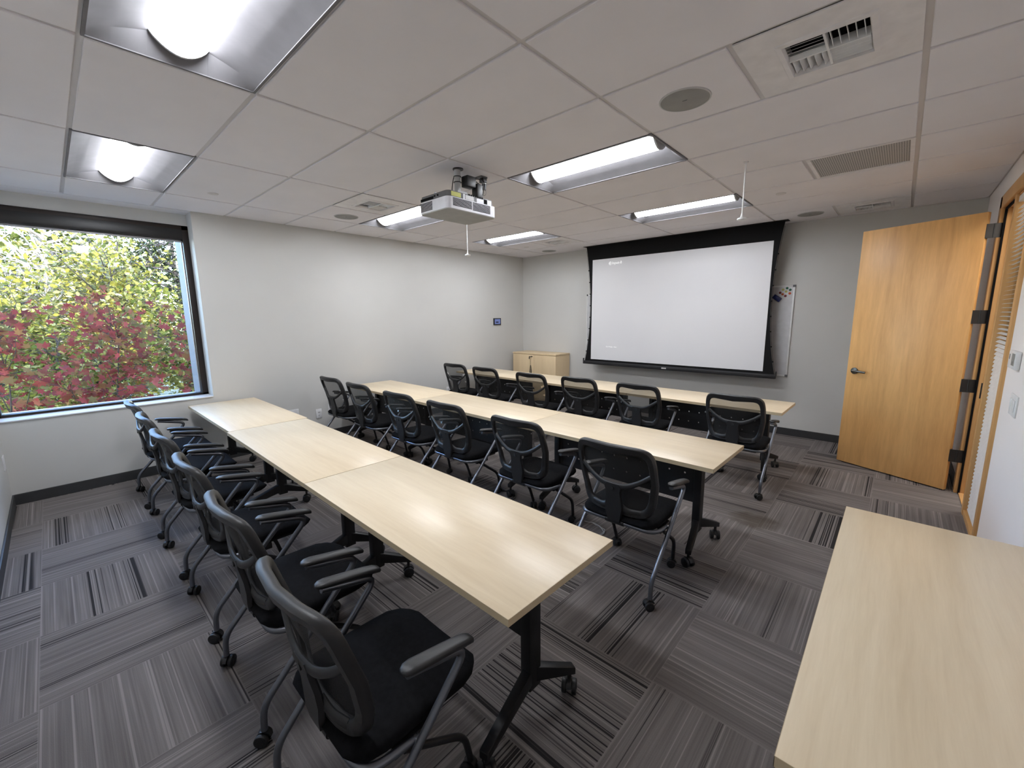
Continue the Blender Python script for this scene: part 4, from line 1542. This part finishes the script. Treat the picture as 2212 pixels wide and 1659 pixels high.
ORD = ['first', 'second', 'third', 'fourth', 'fifth', 'sixth']
ROWS = [
    ('the window-side table row, farthest from the screen', [(0.08, 0.160, 1.0), (0.795, 0.158, -1.0), (1.53, 0.150, 1.5), (2.283, 0.145, 0.0), (3.03, 0.130, -0.5), (3.755, 0.106, 0.0)]),
    ('the middle table row', [(-0.07, 1.945, 2.0), (0.64, 1.920, 0.0), (1.46, 1.895, 1.0), (2.17, 1.890, 0.0), (2.99, 1.865, 0.5), (3.795, 1.800, 0.0)]),
    ('the table row closest to the screen', [(0.03, 3.785, 2.0), (0.715, 3.750, 1.0), (1.585, 3.700, 0.0), (2.25, 3.760, 0.0), (2.98, 3.745, 0.0), (3.90, 3.740, 0.0)]),
]
proto = make_chair()
bpy.context.view_layer.update()
first = True
for ri, (rn, cs) in enumerate(ROWS):
    for ci, (x, y, rz) in enumerate(cs):
        o = proto if first else copy_tree(proto)
        first = False
        o.location = (x, y, 0)
        o.rotation_euler = (0, 0, radians(rz))
        if ri == 0 and ci == 5:
            lb = 'black mesh chair nearest the camera, at the table row farthest from the screen'
        elif ci == 5:
            lb = 'black mesh chair at the door-side end of ' + rn
        else:
            lb = 'black mesh chair, %s from the window-side wall along %s' % (ORD[ci], rn)
        if ri == 0 and ci < 5:
            lb = 'black mesh chair, %s from the window-side wall at the row farthest from screen' % ORD[ci]
        o['label'] = lb

# ================================================================== TABLES
def table_mesh(L, D=0.625):
    """table with local origin under the middle of its top, long axis x; sitters on the -y side"""
    root = empty('training_table', (0, 0, 0))
    bm = bmesh.new()
    box(bm, -L / 2 + 0.001, L / 2 - 0.001, -D / 2 + 0.001, D / 2 - 0.001, ZT - 0.027, ZT, 0.0015)
    top = finish(bm, 'tabletop', M['maple'], root)
    bm = bmesh.new()
    t = 0.0012
    for a, b, c, d in ((-L / 2, L / 2, -D / 2, -D / 2 + t), (-L / 2, L / 2, D / 2 - t, D / 2), (-L / 2, -L / 2 + t, -D / 2, D / 2), (L / 2 - t, L / 2, -D / 2, D / 2)):
        box(bm, a, b, c, d, ZT - 0.0268, ZT - 0.0006)
    eb = finish(bm, 'edge_band', M['maple_edge'], top)
    eb['label'] = 'slightly darker edge band'
    INS = 0.18
    bm = bmesh.new()
    box(bm, -L / 2 + INS, L / 2 - INS, -0.02, 0.03, ZT - 0.072, ZT - 0.034, 0.003)
    for s in (-1, 1):
        px = s * (L / 2 - INS)
        box(bm, px - 0.024, px + 0.024, -0.21, 0.21, ZT - 0.050, ZT - 0.027, 0.003)
    finish(bm, 'beam', M['black_metal'], root)
    bm = bmesh.new()
    box(bm, -L / 2 + INS + 0.03, L / 2 - INS - 0.03, -0.003, 0.001, 0.300, 0.590)
    finish(bm, 'modesty_panel', M['perf'], root, False)['label'] = 'black panel with rows of small holes'
    for s in (-1, 1):
        px = s * (L / 2 - INS)
        bm = bmesh.new()
        box(bm, px - 0.026, px + 0.026, -0.034, 0.034, 0.105, ZT - 0.03, 0.005)
        finish(bm, 'leg', M['black_metal'], root)
        ends = ((0.075, 0.165), (0.065, -0.31))
        for (ex, ey) in ends:
            bm = bmesh.new()
            d = Vector((ex, ey, 0)).normalized()
            w = Vector((-d.y, d.x, 0))
            a0 = Vector((px, 0, 0.165)) + d * 0.01
            a1 = Vector((px + ex, ey, 0.108)) + d * 0.02
            R0 = [a0 - w * 0.021 + Vector((0, 0, -0.033)), a0 + w * 0.021 + Vector((0, 0, -0.033)), a0 + w * 0.021 + Vector((0, 0, 0.033)), a0 - w * 0.021 + Vector((0, 0, 0.033))]
            R1 = [a1 - w * 0.018 + Vector((0, 0, -0.016)), a1 + w * 0.018 + Vector((0, 0, -0.016)), a1 + w * 0.018 + Vector((0, 0, 0.016)), a1 - w * 0.018 + Vector((0, 0, 0.016))]
            loft(bm, [R0, R1])
            bmesh.ops.bevel(bm, geom=list(bm.edges), offset=0.003, segments=2, affect='EDGES', profile=0.5)
            finish(bm, 'foot', M['black_metal'], root)
        bm = bmesh.new()
        cyl(bm, (px + s * 0.0275, 0.016, 0.505), 'x', 0.006, 0.004, 12)
        finish(bm, 'leg_screw', M['bolt'], root)['label'] = 'shiny leg screw'
        for (ex, ey) in ends:
            bm = bmesh.new()
            cyl(bm, (0, 0, 0.082), 'z', 0.009, 0.030, 10)
            prof = []
            for k in range(9):
                a = radians(15 + 150 * k / 8)
                prof.append((0.034 * cos(a), 0.031 + 0.036 * sin(a)))
            loft(bm, [[(-0.010, p[0], p[1]) for p in prof], [(0.010, p[0], p[1]) for p in prof]])
            c = finish(bm, 'caster', M['plastic'], root)
            c.location = (px + ex, ey, 0)
            c.rotation_euler = (0, 0, (0.5 if ey > 0 else 1.1) * s)
            for q in (-1, 1):
                bm = bmesh.new()
                cyl(bm, (q * 0.021, 0.0, 0.031), 'x', 0.031, 0.020, 22, bev=0.005)
                cyl(bm, (q * 0.0315, 0.0, 0.031), 'x', 0.008, 0.003, 12)
                finish(bm, 'wheel', M['rubber'], c)
    return root

def place_table(x0, x1, yl, yr, label, D=0.625):
    """front edge runs from (x0, yl) to (x1, yr)"""
    L = math.hypot(x1 - x0, yr - yl)
    a = math.atan2(yr - yl, x1 - x0)
    t = table_mesh(L, D)
    mid = Vector(((x0 + x1) / 2, (yl + yr) / 2, 0)) + Vector((-sin(a), cos(a), 0)) * (D / 2)
    t.location = mid
    t.rotation_euler = (0, 0, a)
    tag(t, label, 'table', 'maple folding tables')
    return t
F = 'maple laminate folding table at the '
place_table(-0.590, 0.945, 0.672, 0.664, F + 'window end of the row farthest from the screen')
place_table(0.950, 2.536, 0.648, 0.629, F + 'middle of the row farthest from the screen')
place_table(2.540, 4.122, 0.629, 0.609, F + 'door-side end of the row farthest from the screen')
place_table(-0.510, 1.020, 2.425, 2.395, F + 'window-side end of the middle row')
place_table(1.024, 2.616, 2.395, 2.365, F + 'centre of the middle row')
place_table(2.620, 4.180, 2.365, 2.340, F + 'door-side end of the middle row')
place_table(-0.520, 1.030, 4.310, 4.288, F + 'cabinet end of the row closest to the screen')
place_table(1.034, 2.612, 4.290, 4.265, F + 'centre of the row closest to the screen')
place_table(2.616, 4.190, 4.265, 4.246, F + 'door-side end of the row closest to the screen')
t4 = table_mesh(1.558, 0.61)
t4.location = (4.811 + 0.305, (0.689 + 2.247) / 2, 0)
t4.rotation_euler = (0, 0, -pi / 2)
tag(t4, 'maple laminate table against the white wall, set crosswise to the three rows', 'table')

# cables on the carpet
bm = bmesh.new()
pts = []
for k in range(26):
    a = 2 * pi * k / 20
    pts.append(Vector((3.33 + 0.115 * cos(a) + 0.02 * sin(2.3 * a), 2.335 + 0.085 * sin(a), 0.006 + 0.004 * (k % 3))))
sweep(bm, pts, circ(0.0028, 8))
o = finish(bm, 'cable', M['ltgrey'])
tag(o, 'pale grey cable coiled on the carpet under the middle row, door side', 'cable')
bm = bmesh.new()
pts = []
for k in range(30):
    a = 2 * pi * k / 18
    pts.append(Vector((2.42 + 0.13 * cos(a) + 0.0015 * k, 2.32 + 0.10 * sin(a), 0.006 + 0.003 * (k % 4))))
sweep(bm, pts, circ(0.004, 8))
o = finish(bm, 'cable', M['plastic'])
tag(o, 'black cable coiled on the carpet under the centre of the middle row', 'cable')

# ================================================================== OUTDOORS
bm = bmesh.new()
box(bm, -40, XO - 0.4, -25, 30, -1.3, -1.2)
tag(struct(bm, 'ground', M['ground']), 'ground outside the window', 'ground')

STAR = []
for a, r in ((90, 1.0), (68, 0.50), (42, 0.88), (20, 0.42), (-8, 0.72), (-50, 0.30), (-90, 0.42), (-130, 0.30), (188, 0.72), (160, 0.42), (138, 0.88), (112, 0.50)):
    STAR.append((r * cos(radians(a)), r * sin(radians(a))))
OVAL = [(0, -1), (0.62, -0.25), (0.45, 0.45), (0, 1), (-0.45, 0.45), (-0.62, -0.25)]

def leaves(rng, name, mat, parent, spots, size, shape, flat=0.5):
    """one mesh holding a plant's foliage; each leaf is a slightly folded blade"""
    V, Fc = [], []
    for (x, y, z) in spots:
        s = size * rng.uniform(0.65, 1.25)
        M3 = Matrix.Rotation(rng.uniform(0, 2 * pi), 3, 'Z') @ Matrix.Rotation(rng.gauss(0, flat), 3, 'X') @ Matrix.Rotation(rng.gauss(0, flat), 3, 'Y')
        b = len(V)
        for (p, q) in shape:
            v = M3 @ Vector((p * s, q * s, 0.18 * s * abs(p)))
            V.append((x + v.x, y + v.y, z + v.z))
        Fc.append(tuple(range(b, b + len(shape))))
    me = bpy.data.meshes.new(name)
    me.from_pydata(V, [], Fc)
    me.materials.append(mat)
    o = bpy.data.objects.new(name, me)
    COL.objects.link(o)
    if parent:
        o.parent = parent
    return o

def branches(rng, base, top, nb, spread, r0, up=0.5, bare=False):
    """trunk and limbs; returns bmesh and points along the limbs"""
    bm = bmesh.new()
    nodes = []
    tr = []
    for k in range(9):
        u = k / 8
        tr.append(Vector((base[0] + (top[0] - base[0]) * u + rng.gauss(0, 0.03), base[1] + (top[1] - base[1]) * u + rng.gauss(0, 0.03), base[2] + (top[2] - base[2]) * u)))
    sweep(bm, tr, circ(r0, 7), scale=[1 - 0.8 * k / 8 for k in range(9)])
    for b in range(nb):
        u = rng.uniform(0.15, 0.95)
        p = tr[0].lerp(tr[-1], u)
        d = Vector((rng.gauss(0, 1), rng.gauss(0, 1), up + rng.uniform(0, 0.6))).normalized()
        L = spread * rng.uniform(0.5, 1.1)
        pts = [p]
        for k in range(5):
            d = (d + Vector((rng.gauss(0, 0.22), rng.gauss(0, 0.22), rng.gauss(0.03, 0.2)))).normalized()
            pts.append(pts[-1] + d * (L / 5))
        sweep(bm, pts, circ(r0 * 0.38, 5), scale=[1 - 0.8 * k / 5 for k in range(6)])
        nodes += pts[1:]
        for k in range(2, 6):
            if rng.random() < 0.8:
                e = pts[k - 1]
                d2 = Vector((rng.gauss(0, 1), rng.gauss(0, 1), rng.gauss(0.35, 0.7))).normalized()
                q = [e, e + d2 * L * 0.18 + Vector((0, 0, 0.02)), e + d2 * L * 0.36 + Vector((rng.gauss(0, 0.03), 0, 0.05))]
                sweep(bm, q, circ(r0 * 0.16, 4), scale=[1, 0.7, 0.4])
                nodes += q[1:]
    return bm, nodes

def plant(seed, name, label, cat, group, base, top, nb, spread, r0, nleaf, size, jit, mat, shape=OVAL, bark='bark', up=0.5, flat=0.6, zmin=None, zmax=None):
    rng = random.Random(seed)
    root = empty(name, base)
    tag(root, label, cat, group)
    bm, nodes = branches(rng, (0, 0, 0), (top[0] - base[0], top[1] - base[1], top[2] - base[2]), nb, spread, r0, up)
    finish(bm, 'branches', M[bark], root, True, 60)
    if nleaf:
        spots = []
        while len(spots) < nleaf:
            p = nodes[rng.randrange(len(nodes))]
            q = (p.x + rng.gauss(0, jit), p.y + rng.gauss(0, jit), p.z + rng.gauss(0, jit * 0.8))
            if zmin is not None and q[2] + base[2] < zmin:
                continue
            if zmax is not None and q[2] + base[2] > zmax:
                continue
            spots.append(q)
        o = leaves(rng, 'foliage', mat, root, spots, size, shape, flat)
    return root

GR = 'autumn shrubs outside the window'
plant(11, 'red_maple', 'red-leaved vine maple outside the window, nearest the rear corner', 'maple', GR, (-3.3, -0.75, -1.2), (-3.4, -0.65, 1.5), 30, 0.85, 0.018, 1187, 0.078, 0.14, M['leaf_red'], STAR, flat=0.7, zmax=1.85)
plant(12, 'red_maple', 'red-leaved vine maple in the middle of the window view', 'maple', GR, (-3.7, 0.35, -1.2), (-3.6, 0.40, 1.7), 30, 0.85, 0.018, 1092, 0.078, 0.14, M['leaf_red'], STAR, flat=0.7, zmax=2.05)
plant(13, 'red_maple', 'red-leaved vine maple by the window edge next to the long wall', 'maple', GR, (-3.2, 1.35, -1.2), (-3.3, 1.25, 1.6), 26, 0.85, 0.018, 712, 0.078, 0.14, M['leaf_red'], STAR, flat=0.7, zmax=1.95)
plant(14, 'red_maple', 'low red-orange maple close under the window sill', 'maple', GR, (-2.6, -0.1, -1.2), (-2.65, -0.05, 0.70), 22, 0.8, 0.016, 1045, 0.078, 0.13, M['leaf_red'], STAR, flat=0.7, zmax=1.15)
GY = 'yellow trees beyond the red maples'
plant(21, 'yellow_tree', 'bright yellow tree behind the red maples, mid window', 'tree', GY, (-7.6, 0.6, -1.2), (-7.8, 0.7, 2.6), 52, 1.5, 0.045, 5200, 0.056, 0.24, M['leaf_yellow'], OVAL, up=0.2, zmax=3.1)
plant(22, 'yellow_tree', 'yellow tree on the rear-corner side of the window view', 'tree', GY, (-8.0, -1.2, -1.2), (-7.8, -1.0, 2.0), 50, 1.5, 0.045, 4600, 0.056, 0.24, M['leaf_yellow'], OVAL, up=0.2, zmax=2.75)
plant(23, 'yellow_green_tree', 'yellow-green bush seen low between the red maple branches', 'tree', GY, (-6.6, 1.9, -1.2), (-6.7, 1.95, 1.9), 46, 1.4, 0.04, 4200, 0.052, 0.24, M['leaf_green'], OVAL, up=0.3)
plant(24, 'yellow_green_tree', 'yellow-green tree thickening the leaves behind the centre red maple', 'tree', GY, (-6.6, -0.2, -1.2), (-6.6, -0.15, 1.4), 42, 1.3, 0.04, 3800, 0.052, 0.24, M['leaf_green'], OVAL, up=0.2, zmax=2.2)
plant(25, 'yellow_tree', 'tall yellow tree behind the dark conifer, far back', 'tree', GY, (-11.0, 1.3, -1.2), (-11.0, 1.0, 3.2), 56, 2.1, 0.06, 5200, 0.07, 0.34, M['leaf_yellow'], OVAL, up=0.3)
plant(26, 'yellow_green_tree', 'far yellow-green tree at the sky line toward the rear corner', 'tree', GY, (-12.5, -1.6, -1.2), (-12.5, -1.4, 2.0), 56, 2.1, 0.06, 5000, 0.075, 0.36, M['leaf_green'], OVAL, up=0.2, zmax=3.0)
plant(31, 'conifer', 'dark green conifer behind the yellow trees near the top of the window', 'tree', None, (-9.8, 2.35, -1.2), (-9.8, 2.3, 5.0), 60, 1.3, 0.09, 5200, 0.085, 0.20, M['needles'], [(0, -1), (0.22, 0), (0, 1), (-0.22, 0)], up=-0.1, zmin=1.0)
plant(27, 'yellow_tree', 'broad pale yellow tree filling the skyline behind everything, mid window', 'tree', GY, (-15.0, 0.9, -1.2), (-15.0, 1.0, 3.6), 80, 3.0, 0.08, 9000, 0.105, 0.5, M['leaf_green'], OVAL, up=0.25)
plant(28, 'yellow_green_tree', 'broad green tree low behind everything, toward the rear corner', 'tree', GY, (-15.5, -2.2, -1.2), (-15.5, -2.0, 2.2), 70, 2.8, 0.08, 7000, 0.105, 0.5, M['leaf_green'], OVAL, up=0.2, zmax=3.6)
plant(32, 'bare_tree', 'pale bare-branched tree against the sky at the top of the window', 'tree', None, (-13.5, -0.3, -1.2), (-13.3, 0.1, 5.5), 110, 2.6, 0.10, 0, 0.05, 0.3, None, OVAL, bark='birch', up=0.6)

# ================================================================== LIGHT
w = bpy.data.worlds.new('World')
scene.world = w
w.use_nodes = True
nt = w.node_tree
nt.nodes.clear()
out = nt.nodes.new('ShaderNodeOutputWorld')
bg = nt.nodes.new('ShaderNodeBackground')
sky = nt.nodes.new('ShaderNodeTexSky')
sky.sky_type = 'NISHITA'
sky.sun_disc = False
sky.sun_elevation = radians(34)
sky.sun_rotation = radians(70)
sky.air_density = 1.0
sky.dust_density = 0.4
sky.ozone_density = 3.0
bg.inputs['Strength'].default_value = 3.8
nt.links.new(sky.outputs[0], bg.inputs['Color'])
nt.links.new(bg.outputs[0], out.inputs['Surface'])

sd = bpy.data.lights.new('sun', 'SUN')
sd.energy = 22.0
sd.color = (1.0, 0.93, 0.80)
sd.angle = radians(0.6)
so = bpy.data.objects.new('sun', sd)
COL.objects.link(so)
so.location = (12, -6, 14)
so.rotation_euler = Vector((-0.78, 0.32, -0.60)).to_track_quat('-Z', 'Y').to_euler()

ha = bpy.data.lights.new('corridor_fill', 'AREA')  # unseen fill light added in the corridor to brighten the door side
ha.shape = 'RECTANGLE'
ha.size, ha.size_y = 0.6, 2.4
ha.energy = 50.0
ha.color = (1.0, 0.93, 0.84)
ho = bpy.data.objects.new('corridor_fill', ha)
COL.objects.link(ho)
ho.location = (6.15, 4.55, H - 0.03)

# ================================================================== CAMERA
cam = bpy.data.cameras.new('camera')
co = bpy.data.objects.new('camera', cam)
COL.objects.link(co)
Rr_ = ((0.7378157723672657, 0.6749277429962284, -0.010021366179923705),
       (-0.10187145972555048, 0.12601540343536313, 0.9867838282979755),
       (-0.6672706285604669, 0.727043781234005, -0.16173202660413202))
m = Matrix.Identity(4)
for k in range(3):
    m[k][0] = Rr_[0][k]
    m[k][1] = Rr_[1][k]
    m[k][2] = -Rr_[2][k]
    m[k][3] = (4.91520818887988, -0.22774960783095638, 1.6005737110881713)[k]
co.matrix_world = m
cam.sensor_fit = 'HORIZONTAL'
cam.sensor_width = 36.0
cam.lens = 908.9886418141583 / 2212 * 36.0
cam.clip_start = 0.02
cam.clip_end = 200
scene.camera = co

# ================================================================== VIEW
scene.view_settings.view_transform = 'Standard'
scene.view_settings.look = 'None'
scene.view_settings.gamma = 1.0
scene.view_settings.use_curve_mapping = False
scene.view_settings.exposure = 0.0
scene.cycles.use_denoising = True
scene.cycles.max_bounces = 8
scene.cycles.diffuse_bounces = 5
scene.cycles.transparent_max_bounces = 16
scene.cycles.sample_clamp_indirect = 8.0
